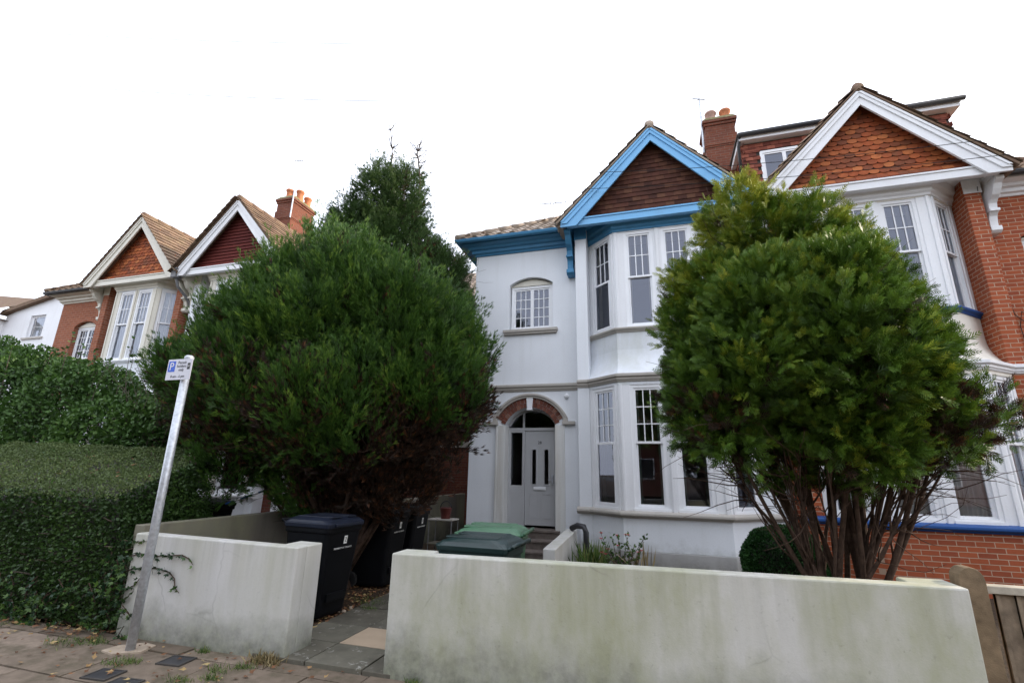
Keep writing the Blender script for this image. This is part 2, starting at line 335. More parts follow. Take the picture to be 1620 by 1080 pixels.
# ------------------------------------------------------------------ mesh helpers
class MB:
    """collects faces in a local frame; .T places them, .mir mirrors x (for the left house of a pair)"""
    def __init__(s, mir=1):
        s.v = []; s.f = []; s.t = []; s.T = Matrix.Identity(4); s.mir = mir; s.tint = 0.5; s.sm = []; s.smooth = False
    def add(s, vs, fs, tint=None):
        n = len(s.v)
        for p in vs:
            q = s.T @ Vector(p)
            s.v.append((q.x * s.mir, q.y, q.z))
        for f in fs:
            g = [n + i for i in f]
            if s.mir < 0: g.reverse()
            s.f.append(g); s.t.append(s.tint if tint is None else tint); s.sm.append(s.smooth)
        return s
    def box(s, x0, x1, y0, y1, z0, z1, tint=None):
        if x1 < x0: x0, x1 = x1, x0
        if y1 < y0: y0, y1 = y1, y0
        if z1 < z0: z0, z1 = z1, z0
        return s.add([(x0, y0, z0), (x1, y0, z0), (x1, y1, z0), (x0, y1, z0), (x0, y0, z1), (x1, y0, z1), (x1, y1, z1), (x0, y1, z1)],
              [(0, 3, 2, 1), (4, 5, 6, 7), (0, 1, 5, 4), (1, 2, 6, 5), (2, 3, 7, 6), (3, 0, 4, 7)], tint)
    def prism(s, pts, y0, y1, tint=None):
        """polygon given in x,z (counter-clockwise seen from -y) pushed from y0 to y1"""
        n = len(pts)
        vs = [(x, y0, z) for x, z in pts] + [(x, y1, z) for x, z in pts]
        fs = [tuple(range(n)), tuple(range(2 * n - 1, n - 1, -1))]
        for i in range(n):
            j = (i + 1) % n
            fs.append((j, i, n + i, n + j))
        return s.add(vs, fs, tint)
    def plan(s, pts, z0, z1, tint=None):
        """polygon in x,y (counter-clockwise from above) from z0 to z1"""
        n = len(pts)
        vs = [(x, y, z0) for x, y in pts] + [(x, y, z1) for x, y in pts]
        fs = [tuple(range(n - 1, -1, -1)), tuple(range(n, 2 * n))]
        for i in range(n):
            j = (i + 1) % n
            fs.append((i, j, n + j, n + i))
        return s.add(vs, fs, tint)
    def sweep(s, path, prof, tint=None):
        """closed profile of (outward offset, z), run along a plan polyline; outward is to the right of travel"""
        n = len(path); k = len(prof); vs = []
        for i, (px, py) in enumerate(path):
            def nrm(a, b):
                d = Vector((b[0] - a[0], b[1] - a[1])).normalized(); return Vector((d.y, -d.x))
            if i == 0: m = nrm(path[0], path[1])
            elif i == n - 1: m = nrm(path[-2], path[-1])
            else:
                a, b = nrm(path[i - 1], path[i]), nrm(path[i], path[i + 1])
                m = (a + b).normalized(); m = m / max(0.3, m.dot(a))
            for o, z in prof: vs.append((px + m.x * o, py + m.y * o, z))
        fs = [tuple(range(k)), tuple(range((n - 1) * k + k - 1, (n - 1) * k - 1, -1))]
        for i in range(n - 1):
            for j in range(k):
                jj = (j + 1) % k
                fs.append((i * k + j, (i + 1) * k + j, (i + 1) * k + jj, i * k + jj))
        return s.add(vs, fs, tint)
    def tube(s, pts, rad, n=8, cap=True, tint=None):
        pts = [Vector(p) for p in pts]
        if isinstance(rad, (int, float)): rad = [rad] * len(pts)
        vs = []; up = Vector((0.13, 0.37, 0.92))
        for i, p in enumerate(pts):
            d = (pts[min(i + 1, len(pts) - 1)] - pts[max(i - 1, 0)]).normalized()
            a = d.cross(up)
            if a.length < 0.05: a = d.cross(Vector((1, 0, 0)))
            a.normalize(); b = d.cross(a)
            for k in range(n):
                t = 2 * PI * k / n
                vs.append(p + (a * math.cos(t) + b * math.sin(t)) * rad[i])
        fs = []
        for i in range(len(pts) - 1):
            for k in range(n):
                kk = (k + 1) % n
                fs.append((i * n + k, i * n + kk, (i + 1) * n + kk, (i + 1) * n + k))
        if cap:
            fs.append(tuple(range(n - 1, -1, -1))); fs.append(tuple((len(pts) - 1) * n + k for k in range(n)))
        return s.add(vs, fs, tint)
    def lathe(s, c, prof, n=16, tint=None):
        vs = []
        for r, z in prof:
            for k in range(n):
                t = 2 * PI * k / n
                vs.append((c[0] + r * math.cos(t), c[1] + r * math.sin(t), c[2] + z))
        fs = []
        for i in range(len(prof) - 1):
            for k in range(n):
                kk = (k + 1) % n
                fs.append((i * n + k, i * n + kk, (i + 1) * n + kk, (i + 1) * n + k))
        fs.append(tuple((len(prof) - 1) * n + k for k in range(n)))
        return s.add(vs, fs, tint)
    def build(s, name, mat, parent=None, bevel=0.0, kind=None):
        me = bpy.data.meshes.new(name)
        me.from_pydata(s.v, [], s.f)
        a = me.attributes.new('tint', 'FLOAT', 'FACE'); a.data.foreach_set('value', s.t)
        me.polygons.foreach_set('use_smooth', s.sm)
        me.materials.append(mat); me.update()
        o = bpy.data.objects.new(name, me); COL.objects.link(o)
        if parent: o.parent = parent
        if kind: o['kind'] = kind
        if bevel:
            b = o.modifiers.new('bevel', 'BEVEL'); b.width = bevel; b.segments = 2; b.limit_method = 'ANGLE'
        return o

def thing(name, label, cat, loc=(0, 0, 0), rz=0.0, group=None):
    o = bpy.data.objects.new(name, None); COL.objects.link(o)
    o.location = loc; o.rotation_euler = (0, 0, rz); o.empty_display_size = 0.2
    return tag(o, label, cat, group)
def tag(o, label, cat, group=None):
    o['label'] = label; o['category'] = cat
    if group: o['group'] = group
    return o
def lab(o, label):
    o['label'] = label; return o

def inside(poly, x, y):
    c = False; n = len(poly)
    for i in range(n):
        x0, y0 = poly[i]; x1, y1 = poly[(i + 1) % n]
        if (y0 > y) != (y1 > y) and x < (x1 - x0) * (y - y0) / (y1 - y0) + x0: c = not c
    return c

def tiles(mb, O, U, V, poly, w, h, kind='plain', th=0.012, half=True, seed=0, jit=0.002, grow=0.0):
    """individual overlapping tiles over a polygon (s,t) of the plane O + s*U + t*V (V up the slope)"""
    rnd = random.Random(seed)
    O, U, V = Vector(O), Vector(U).normalized(), Vector(V).normalized()
    N = U.cross(V)
    ss = [p[0] for p in poly]; ts = [p[1] for p in poly]
    r = 0; t = min(ts)
    while t < max(ts):
        s0 = min(ss) - (w / 2 if (half and r % 2) else 0)
        while s0 < max(ss):
            cs, ct = s0 + w / 2, t + h * 0.5
            if inside(poly, cs, ct) or (grow and (inside(poly, cs - grow, ct) or inside(poly, cs + grow, ct))):
                g = 0.0015
                if kind == 'club':
                    pr = [(g, h * 1.1), (g, h * 0.42)]
                    for k in range(1, 6):
                        a = PI + PI * k / 6
                        pr.append((w / 2 + (w / 2 - g) * math.cos(a), h * 0.42 + h * 0.42 * math.sin(a)))
                    pr += [(w - g, h * 0.42), (w - g, h * 1.1)]
                elif kind == 'roman':
                    pr = None
                else:
                    pr = [(g, h * 1.1), (g, 0), (w - g, 0), (w - g, h * 1.1)]
                dz = rnd.uniform(-jit, jit); tint = rnd.random()
                dj = rnd.uniform(-jit, jit)
                if pr:
                    n = len(pr); vs = []
                    for lift in (1, 0):
                        for (a, b) in pr:
                            hgt = th * (1.9 - 1.5 * (b / (h * 1.1))) + dz if lift else (th * (0.9 - 1.5 * b / (h * 1.1)) + dz)
                            vs.append(O + U * (s0 + a) + V * (t + b + dj) + N * hgt)
                    fs = [tuple(range(n))]
                    for i in range(n - 1):
                        fs.append((i + 1, i, n + i, n + i + 1))
                    mb.add(vs, fs, tint)
                else:
                    hs = [(0, 0), (0.3, 0), (0.42, 0.35), (0.55, 0.95), (0.7, 1.0), (0.86, 0.55), (1.0, 0.0)]
                    vs = []
                    for b in (0, h * 1.1):
                        for (a, e) in hs:
                            vs.append(O + U * (s0 + a * w) + V * (t + b + dj) + N * (th * 1.9 * (1 - 0.8 * b / h) + e * w * 0.16 + dz))
                    for (a, e) in hs:
                        vs.append(O + U * (s0 + a * w) + V * (t + dj) + N * (e * w * 0.16 - th))
                    k = len(hs); fs = []
                    for i in range(k - 1):
                        fs.append((i, i + 1, k + i + 1, k + i)); fs.append((2 * k + i, 2 * k + i + 1, i + 1, i))
                    mb.add(vs, fs, tint)
            s0 += w
        t += h; r += 1

def text_mesh(name, body, size, mat, parent, mat4, align='CENTER', extr=0.0008, sx=1.0):
    cu = bpy.data.curves.new(name, 'FONT'); cu.body = body; cu.size = size; cu.align_x = align; cu.align_y = 'CENTER'
    cu.extrude = extr; cu.resolution_u = 2; cu.space_line = 0.9
    to = bpy.data.objects.new(name, cu); COL.objects.link(to)
    dg = bpy.context.evaluated_depsgraph_get()
    me = bpy.data.meshes.new_from_object(to.evaluated_get(dg))
    bpy.data.objects.remove(to)
    me.transform(mat4 @ Matrix.Diagonal((sx, 1, 1, 1)))
    me.materials.clear(); me.materials.append(mat)
    o = bpy.data.objects.new(name, me); COL.objects.link(o); o.parent = parent
    return o
def TR(x, y, z, rz=0.0):
    return Matrix.Translation((x, y, z)) @ Matrix.Rotation(rz, 4, 'Z')
UPR = Matrix.Rotation(PI / 2, 4, 'X')      # text lying in x,y stood up to face -y

# ------------------------------------------------------------------ windows
def window(parent, mir, T, w, h, cols=3, rows=2, split=None, frame='upvc', curtain=None, arch=0.0, sashes=1, cover=1.0, lower_proud=False):
    """sash window in the local plane x 0..w, z 0..h, looking towards -y"""
    b = 0.06
    f = MB(mir); f.T = T
    f.box(0, b, 0, .1, 0, h); f.box(w - b, w, 0, .1, 0, h); f.box(b, w - b, 0.001, .1, 0, b); f.box(b, w - b, 0.001, .1, h - b, h)
    f.box(-0.015, w + 0.015, -0.03, 0.0, -0.012, 0.03)
    panes = []; bars = MB(mir); bars.T = T
    r = 0.038
    def sash(x0, x1, z0, z1, y, cols, rows):
        f.box(x0, x0 + r, y, y + .035, z0, z1); f.box(x1 - r, x1, y, y + .035, z0, z1)
        f.box(x0 + r, x1 - r, y + .001, y + .035, z0, z0 + r); f.box(x0 + r, x1 - r, y + .001, y + .035, z1 - r, z1)
        g = MB(mir); g.T = T
        g.add([(x0 + r, y + .02, z0 + r), (x1 - r, y + .02, z0 + r), (x1 - r, y + .02, z1 - r), (x0 + r, y + .02, z1 - r)], [(0, 1, 2, 3)])
        panes.append(g)
        for c in range(1, cols):
            x = x0 + r + (x1 - x0 - 2 * r) * c / cols
            bars.box(x - .009, x + .009, y + .006, y + .019, z0 + r, z1 - r)
        for q in range(1, rows):
            z = z0 + r + (z1 - z0 - 2 * r) * q / rows
            bars.box(x0 + r, x1 - r, y + .007, y + .018, z - .009, z + .009)
    if split:
        sash(b, w - b, split, h - b, 0.018, cols, rows)
        sash(b, w - b, b, split + 0.03, -0.012 if lower_proud else 0.055, 1, 1)
    else:
        ww = (w - 2 * b) / sashes
        for i in range(sashes):
            sash(b + ww * i, b + ww * (i + 1), b, h - b, 0.018, cols, rows)
    fo = f.build('window', M[frame], parent)
    for g in panes: g.build('pane', M['glass'], fo)
    if bars.v: bars.build('glazing_bars', M[frame], fo)
    if curtain:
        c = MB(mir); c.T = T; c.smooth = True
        n = 40; z0, z1 = b, h - b
        for side in ((0, 1) if cover < 1 else (0,)):
            vs = []
            span = (w - 2 * b) * (cover if cover >= 1 else cover / 2)
            x0 = b if side == 0 else w - b - span
            for i in range(n + 1):
                x = x0 + span * i / n
                y = 0.118 + 0.018 * math.sin(i * 1.25) + 0.008 * math.sin(i * 0.53 + 1)
                vs += [(x, y + .01, z0), (x, y, z1)]
            c.add(vs, [(2 * i, 2 * i + 2, 2 * i + 3, 2 * i + 1) for i in range(n)])
        c.build('curtain', M[curtain], fo)
    return fo

def wall_panel(mb, x0, x1, z0, z1, y0, y1, holes):
    """upright slab with rectangular holes (hx0,hx1,hz0,hz1,rise): rise > 0 gives a segmental arched head"""
    xs = sorted({x0, x1, *[v for hh in holes for v in (hh[0], hh[1])]})
    zs = sorted({z0, z1, *[v for hh in holes for v in (hh[2], hh[3])]})
    for i in range(len(xs) - 1):
        zz = None
        for j in range(len(zs) - 1):
            cx, cz = (xs[i] + xs[i + 1]) / 2, (zs[j] + zs[j + 1]) / 2
            inh = any(a < cx < b and c < cz < d for a, b, c, d, _ in holes)
            if not inh: mb.box(xs[i], xs[i + 1], y0, y1, zs[j], zs[j + 1])
    for a, b, c, d, rise in holes:
        if rise <= 0: continue
        n = 16; hw = (b - a) / 2; R = (hw * hw + rise * rise) / (2 * rise); cx = (a + b) / 2; cz = d - R
        az = lambda x: cz + math.sqrt(max(0, R * R - (x - cx) ** 2))
        for i in range(n):
            xa, xb = a + (b - a) * i / n, a + (b - a) * (i + 1) / n
            if d - min(az(xa), az(xb)) > 1e-4:
                mb.prism([(xa, az(xa)), (xb, az(xb)), (xb, d), (xa, d)], y0, y1)

# ------------------------------------------------------------------ foliage
def rot_frames(d, roll):
    """frames whose +z runs along d"""
    d = d / np.linalg.norm(d, axis=1, keepdims=True)
    a = np.cross(d, np.array([0.31, 0.17, 0.93])); a /= np.linalg.norm(a, axis=1, keepdims=True) + 1e-9
    b = np.cross(d, a)
    c, s = np.cos(roll)[:, None], np.sin(roll)[:, None]
    x = a * c + b * s; y = -a * s + b * c
    return np.stack([x, y, d], axis=2)      # columns

def leaf_tpl_fan(pairs=5, ang=0.62, w=0.085):
    """flat frond: a spine with side sprays, as narrow diamonds; length 1 along z, flat in x,z"""
    q = []
    def blade(base, dirx, L, ww, yy=0.0):
        d = np.array(dirx, float); d /= np.linalg.norm(d)
        n = np.array([d[2], 0, -d[0]]); b = np.array(base, float)
        q.append([b, b + d * L * .45 + n * ww, b + d * L + np.array([0, yy, 0]), b + d * L * .45 - n * ww])
    blade((0, 0, 0), (0, 0, 1), 1.0, w * .7)
    for i in range(pairs):
        t = 0.12 + 0.7 * i / max(1, pairs - 1)
        L = 0.55 * (1 - t) + 0.16
        for sgn in (-1, 1):
            blade((0, 0, t), (sgn * math.sin(ang), 0, math.cos(ang)), L, w * (0.8), 0.12 * (i % 2 - .5))
    return np.array(q)
def leaf_tpl_brush(k=8, spread=0.42, w=0.045, seed=3):
    """upright tuft: thin blades round an axis"""
    r = np.random.default_rng(seed); q = []
    for i in range(k):
        a = 2 * PI * i / k + r.uniform(-.3, .3); sp = spread * r.uniform(.35, 1.1)
        d = np.array([math.cos(a) * sp, math.sin(a) * sp, 1.0]); d /= np.linalg.norm(d)
        t = r.uniform(0, .35); L = r.uniform(.55, .9) * (1 - t * .5)
        b = np.array([0, 0, t]); n = np.cross(d, [math.cos(a + 1.3), math.sin(a + 1.3), 0.2]); n /= np.linalg.norm(n)
        q.append([b, b + d * L * .5 + n * w, b + d * L, b + d * L * .5 - n * w])
    return np.array(q)
LEAF1 = np.array([[[0, 0, 0], [.32, .1, .45], [0, .02, 1.0], [-.32, .1, .45]]], float)

def foliage_mesh(name, mat, P, D, S, tint, tpl, parent, roll=None, cone=None, kind=None):
    n = len(P); k = len(tpl)
    if roll is None: roll = RNG.uniform(0, 2 * PI, n)
    F = rot_frames(D, roll)
    V = np.einsum('nij,kqj->nkqi', F, tpl) * S[:, None, None, None] + P[:, None, None, :]
    V = V.reshape(-1, 3).astype(np.float32)
    nf = n * k
    me = bpy.data.meshes.new(name)
    me.vertices.add(nf * 4); me.vertices.foreach_set('co', V.ravel())
    me.loops.add(nf * 4); me.loops.foreach_set('vertex_index', np.arange(nf * 4, dtype=np.int32))
    me.polygons.add(nf); me.polygons.foreach_set('loop_start', np.arange(0, nf * 4, 4, dtype=np.int32))
    a = me.attributes.new('tint', 'FLOAT', 'FACE')
    tt = np.clip(np.repeat(tint, k) + RNG.uniform(-.06, .06, nf), 0, 1)
    a.data.foreach_set('value', tt.astype(np.float32))
    me.materials.append(mat); me.update(calc_edges=True); me.validate()
    o = bpy.data.objects.new(name, me); COL.objects.link(o)
    if parent: o.parent = parent
    if kind: o['kind'] = kind
    return o

def lobes_points(lobes, dens, depth=0.22, noise=0.10, seed=1, zmin=None, open_bottom=0.0, inner=0.25):
    """points on the outside of a union of ellipsoids (in metres), with outward normals"""
    r = np.random.default_rng(seed); PP = []; NN = []; DD = []
    L = np.array(lobes, float)
    for i, (x, y, z, a, b, c) in enumerate(L):
        area = 4 * PI * ((a * b) ** 1.6 / 3 + (a * c) ** 1.6 / 3 + (b * c) ** 1.6 / 3) ** (1 / 1.6)
        n = int(area * dens)
        u = r.normal(size=(n, 3)); u /= np.linalg.norm(u, axis=1, keepdims=True)
        # lumpy radius from a few sine waves
        lump = sum(np.sin(u @ (w * f) + ph) for w, f, ph in zip(r.normal(size=(5, 3)), (2.5, 4, 5.5, 7, 9), r.uniform(0, 6, 5))) / 5
        dep = r.random(n) ** 1.6 * depth
        rad = 1 + noise * lump - dep
        p = np.array([x, y, z]) + u * rad[:, None] * np.array([a, b, c])
        nn = u / np.array([a, b, c]); nn /= np.linalg.norm(nn, axis=1, keepdims=True)
        keep = np.ones(n, bool)
        for j, (x2, y2, z2, a2, b2, c2) in enumerate(L):
            if j == i: continue
            e = np.sqrt((((p - np.array([x2, y2, z2])) / np.array([a2, b2, c2])) ** 2).sum(1))
            keep &= ~((e < 1 - inner - 0.05) & (r.random(n) < 0.9))
        if zmin is not None: keep &= p[:, 2] > zmin + r.normal(size=n) * .06
        if open_bottom: keep &= ~((u[:, 2] < -0.45) & (r.random(n) < open_bottom))
        PP.append(p[keep]); NN.append(nn[keep]); DD.append(dep[keep] / max(depth, 1e-6))
    return np.concatenate(PP), np.concatenate(NN), np.concatenate(DD)

def clump(P, scale, seed=5, octaves=3):
    """smooth pseudo-noise 0..1 over space, for light and dark clumps of growth"""
    r = np.random.default_rng(seed); v = np.zeros(len(P))
    for o in range(octaves):
        for _ in range(4):
            w = r.normal(size=3); w *= scale * 2 ** o / np.linalg.norm(w)
            v += np.sin(P @ w + r.uniform(0, 6)) / (1.6 ** o)
    v = v / v.std()
    return np.clip(0.5 + 0.22 * v, 0, 1)

def branch(mb, rnd, p, q, r0, r1, wob=0.06, n=7):
    p, q = Vector(p), Vector(q); pts = []; rad = []
    d = q - p; L = d.length
    w1, w2 = Vector([rnd.uniform(-1, 1) for _ in range(3)]), Vector([rnd.uniform(-1, 1) for _ in range(3)])
    for i in range(n):
        t = i / (n - 1)
        bend = w1 * math.sin(t * PI) * wob * L + w2 * math.sin(t * 2 * PI) * wob * .4 * L
        pts.append(p + d * t + bend); rad.append(r0 + (r1 - r0) * t)
    mb.tube(pts, rad, 7 if r0 > .02 else 4)
    return pts

# ================================================================== SETTING
def sheet(name, x0, x1, y0, y1, z, mat):
    b = MB(); b.add([(x0, y0, z), (x1, y0, z), (x1, y1, z), (x0, y1, z)], [(0, 1, 2, 3)])
    return b.build(name, mat, kind='structure')
sheet('ground', -400, 400, -400, 400, -0.16, M['soil'])
sheet('garden_ground', -40, 40, 3.95, 60, 0.012, M['soil'])
sheet('road', -200, 200, -5.0, 1.05, -0.13, M['road'])
b = MB(); b.box(-60, 60, 1.05, 1.2, -0.2, -0.004); b.build('kerb', M['pad'], kind='structure', bevel=.012)
b = MB(); b.box(-60, 60, 1.2, 3.96, -0.2, -0.018); b.build('pavement_bed', M['soil'], kind='structure')
b = MB(); rnd = random.Random(3)
y = 1.21; row = 0
while y < 3.9:
    h = 0.62
    x = -14 + (0.45 if row % 2 else 0)
    y1 = min(y + h, 3.9)
    while x < 8:
        w = 0.9
        dz = rnd.uniform(-.004, .004); tl = rnd.uniform(-.004, .004)
        g = .008
        b.add([(x + g, y + g, -.03), (x + w - g, y + g, -.03), (x + w - g, y1 - g, -.03), (x + g, y1 - g, -.03),
               (x + g, y + g, dz), (x + w - g, y + g, dz + tl), (x + w - g, y1 - g, dz + tl), (x + g, y1 - g, dz)],
              [(4, 5, 6, 7), (0, 1, 5, 4), (1, 2, 6, 5), (2, 3, 7, 6), (3, 0, 4, 7)], rnd.random())
        x += w
    y += h; row += 1
b.build('pavement', M['pave'], kind='structure')
b = MB(); rnd = random.Random(5)
yy = [3.86, 4.33, 4.82] + [5.44 + .62 * k for k in range(7)]
for r_ in range(len(yy) - 1):
    for c_ in range(2):
        x0 = -3.48 + c_ * 0.55
        if r_ == 1 and c_ == 1: continue
        g = .006; dz = rnd.uniform(0, .006)
        b.box(x0 + g, x0 + .55 - g, yy[r_] + g, yy[r_ + 1] - g, -.01, .03 + dz, rnd.random())
b.box(-2.37, -1.9, 5.6, 8.9, -.01, .028, .4)
for k in range(3): b.box(-2.374, -2.12, 3.86 + .58 * k + .006, 4.44 + .58 * k - .006, -.01, .03, rnd.random())
b.build('garden_path', M['pave_dark'], kind='structure', bevel=.004)
b = MB(); b.box(-2.925, -2.39, 4.335, 4.815, 0, .036)
b.build('garden_path_beige_slab', M['pave_beige'], kind='structure', bevel=.004)

# ================================================================== HOUSES
Cg = 1.905          # centre line of gable and bay, measured out from the party wall
def house(name, label, loc, m, S, scale=1.0):
    root = thing(name, label, 'house', loc)
    root.scale = (scale, 1, 1)
    W, TRM = M[S['wall']], M[S['trim']]
    c = Cg
    wl = MB(m)
    wall_panel(wl, 0.02, c - 1.69, 0, 6.78, 0, .28, [])
    wall_panel(wl, c + 1.69, 6.0, 0, 6.78, 0, .28, [(4.115, 5.205, 0.5, 2.9, .36), (4.165, 5.165, 4.62, 5.86, .16)])
    wl.box(5.72, 5.998, .28, 8.2, 0, 6.78); wl.box(.02, 5.72, 7.92, 8.2, 0, 6.78); wl.box(.01, .12, .28, 7.92, 0, 6.78)
    wl.build('wall', W, root)
    p = MB(m)
    p.box(c - 1.70, c - 1.46, -.3, .28, 0, 6.78); p.box(c + 1.46, c + 1.70, -.3, .28, 0, 6.78)
    p.build('pier', M[S['pier']], root, bevel=.008)
    inn = MB(m)
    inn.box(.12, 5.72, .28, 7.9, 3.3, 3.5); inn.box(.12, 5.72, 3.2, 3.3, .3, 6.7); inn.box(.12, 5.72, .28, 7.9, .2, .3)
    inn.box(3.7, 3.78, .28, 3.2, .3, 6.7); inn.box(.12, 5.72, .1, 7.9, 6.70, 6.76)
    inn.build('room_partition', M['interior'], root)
    # ---- bay
    low = [(c - 1.46, -.3), (c - .87, -.8), (c + .87, -.8), (c + 1.46, -.3)]
    upp = [(c - 1.46, .10), (c - .87, -.45), (c + .87, -.45), (c + 1.46, .10)]
    bw = MB(m)
    bw.plan(low + [(c + 1.46, .2), (c - 1.46, .2)], 0.0 if not S.get('plinth') else .34, .86)
    bw.build('bay_wall', M[S['bay_low']], root, bevel=.006)
    if S.get('plinth'):
        pb = MB(m); pb.plan([(c - 1.47, -.32), (c - .88, -.825), (c + .88, -.825), (c + 1.47, -.32), (c + 1.47, .2), (c - 1.47, .2)], 0, .338)
        pb.box(c + 1.70, 6.01, -.02, -.001, 0, .30)
        pb.build('plinth', M['plinth'], root, bevel=.01)
    ap = MB(m)
    zs = [3.40, 3.45, 3.51, 3.58, 3.66, 3.75, 3.85, 3.94]
    ks = [1.0, .80, .60, .42, .25, .11, .03, 0.0]
    ap.smooth = True
    for q in range(3):
        vs = []
        for z, k in zip(zs, ks):
            for a, b_ in zip(low[q:q + 2], upp[q:q + 2]): vs.append((a[0] * k + b_[0] * (1 - k), a[1] * k + b_[1] * (1 - k), z))
        ap.add(vs, [(2 * i_, 2 * i_ + 1, 2 * i_ + 3, 2 * i_ + 2) for i_ in range(len(zs) - 1)])
    ap.smooth = False
    ap.plan(upp + [(c + 1.46, .2), (c - 1.46, .2)], 3.94, 4.34)
    ap.plan(low + [(c + 1.46, .2), (c - 1.46, .2)], 3.18, 3.399)
    ap.build('bay_apron', M[S['apron']], root)
    ap = MB(m); ap.plan(upp + [(c + 1.46, .2), (c - 1.46, .2)], 6.47, 6.775); ap.build('bay_head', M[S['apron']], root)
    for plan_, z0, z1 in ((low, .96, 3.19), (upp, 4.36, 6.48)):
        fr = MB(m)
        yf = plan_[1][1]
        for a, b_ in ((-.87, -.66), (-.075, .075), (.66, .87)):
            fr.box(c + a, c + b_, yf, yf + .13, z0, z1)
        for a, b_ in ((-.845, -.80), (.80, .845), (-.03, .03)):
            fr.box(c + a, c + b_, yf - .022, yf, z0, z1 - .001)
        for sgn, (px, py), (qx, qy) in ((1, plan_[0], plan_[1]), (-1, plan_[2], plan_[3])):
            rz = math.atan2(qy - py, qx - px); LL = math.hypot(qx - px, qy - py); e = (LL - .60) / 2
            fr.T = TR(px, py, 0, rz)
            fr.box(0, e, 0.002, .13, z0, z1 - .002); fr.box(LL - e, LL, 0.002, .13, z0, z1 - .002)
            fr.box(LL - e, LL - .045, -.018, .002, z0, z1 - .003) if sgn > 0 else fr.box(.045, e, -.018, .002, z0, z1 - .003)
            fr.T = Matrix.Identity(4)
        fr.build('bay_posts', M[S['posts']], root, bevel=.005)
    cu = S.get('curtains', (None, None))
    for k, (plan_, z0, h, sp, rows) in enumerate(((low, .99, 2.19, 1.13, S.get('rows_low', 3)), (upp, 4.39, 2.08, 1.06, 2))):
        yf = plan_[1][1] + .015
        for i, ux in enumerate((-.66, .075)):
            window(root, m, TR(c + ux, yf, z0), .585, h, 3, rows, sp, S['win'], cu[k], cover=S.get('cover', (1, 1))[k])
        for (px, py), (qx, qy) in ((plan_[0], plan_[1]), (plan_[2], plan_[3])):
            rz = math.atan2(qy - py, qx - px); LL = math.hypot(qx - px, qy - py)
            window(root, m, TR(px, py, z0, rz) @ Matrix.Translation(((LL - .60) / 2, .015, 0)), .60, h, 3, rows, sp, S['win'], cu[k], cover=S.get('cover', (1, 1))[k], lower_proud=S.get('proud', False))
    si = MB(m)
    pl = [(c - 1.665, -.301), low[0], low[1], low[2], low[3], (c + 1.665, -.301)]
    si.sweep([(c - 1.74, -.301)] + low + [(c + 1.74, -.301)], [(-.1, .86), (.03, .86), (.045, .885), (.09, .90), (.10, .915), (.10, .945), (.085, .965), (.0, .985), (-.1, .985)])
    si.build('bay_sill', M[S['sill']], root, bevel=.004); si = MB(m)
    su = [(c - 1.461, .10)] + upp[1:3] + [(c + 1.461, .10)]
    si.sweep(su, [(-.1, 4.29), (.02, 4.29), (.035, 4.32), (.075, 4.335), (.085, 4.35), (.085, 4.375), (.0, 4.395), (-.1, 4.395)])
    si.build('bay_sill', M[S['sill']], root, bevel=.004)
    # ---- string course
    st = MB(m)
    prof = [(-.05, 3.24), (.02, 3.24), (.035, 3.27), (.05, 3.28), (.05, 3.31), (.085, 3.335), (.085, 3.38), (.02, 3.40), (-.05, 3.40)]
    st.sweep([(0.03, 0), (c - 1.66, 0)], prof)
    st.sweep([(c - 1.70, -.301)] + low + [(c + 1.70, -.301)], [(o if o > 0 else -.05, z) for o, z in prof])
    st.sweep([(c + 1.66, 0), (6.0, 0), (6.0, 7)], prof)
    st.build('string_course', M[S['string']], root, bevel=.003)
    # ---- eaves and gable
    co = MB(m)
    cp = [(-.05, 6.50), (.03, 6.50), (.045, 6.54), (.09, 6.56), (.10, 6.62), (.16, 6.64), (.18, 6.69), (.30, 6.72), (.30, 6.776), (-.05, 6.776)]
    co.sweep([(c + 1.66, 0), (6.0, 0), (6.0, 8.2)], cp)
    co.sweep([(c - 1.461, .10)] + upp[1:3] + [(c + 1.461, .10)], [(-.02, 6.49), (.02, 6.49), (.03, 6.53), (.07, 6.56), (.08, 6.62), (.13, 6.66), (.15, 6.774), (-.02, 6.774)])
    co.box(c - 1.715, c - 1.45, -.315, -.3, 6.5, 6.774); co.box(c + 1.45, c + 1.715, -.315, -.3, 6.5, 6.774)
    co.build('cornice', M[S['cornice']], root, bevel=.003)
    gu = MB(m)
    gp = [(.30 + .055 + .055 * math.cos(a), 6.80 + .055 * math.sin(a) - (0 if math.sin(a) < 0 else .03)) for a in [PI + PI * i / 6 for i in range(7)]] + [(.40, 6.80), (.31, 6.80)]
    gp = [(.30, 6.80), (.305, 6.765), (.33, 6.735), (.37, 6.73), (.405, 6.75), (.42, 6.79), (.42, 6.81), (.405, 6.81), (.40, 6.79), (.32, 6.79), (.315, 6.81), (.30, 6.81)]
    gu.sweep([(c + 1.97, 0), (6.0, 0), (6.0, 8.2)], gp)
    gu.build('gutter', M[S['gutter']], root)
    so = MB(m); so.box(0.01, c + 1.9, -.655, .0, 6.776, 6.80)
    so.build('soffit', M[S['soffit']], root)
    be = MB(m); be.box(.05, c + 1.80, -.70, -.60, 6.625, 6.80); be.box(.05, c + 1.8, -.72, -.70, 6.765, 6.80)
    be.build('gable_beam', M[S['barge']], root, bevel=.004)
    ba = MB(m)
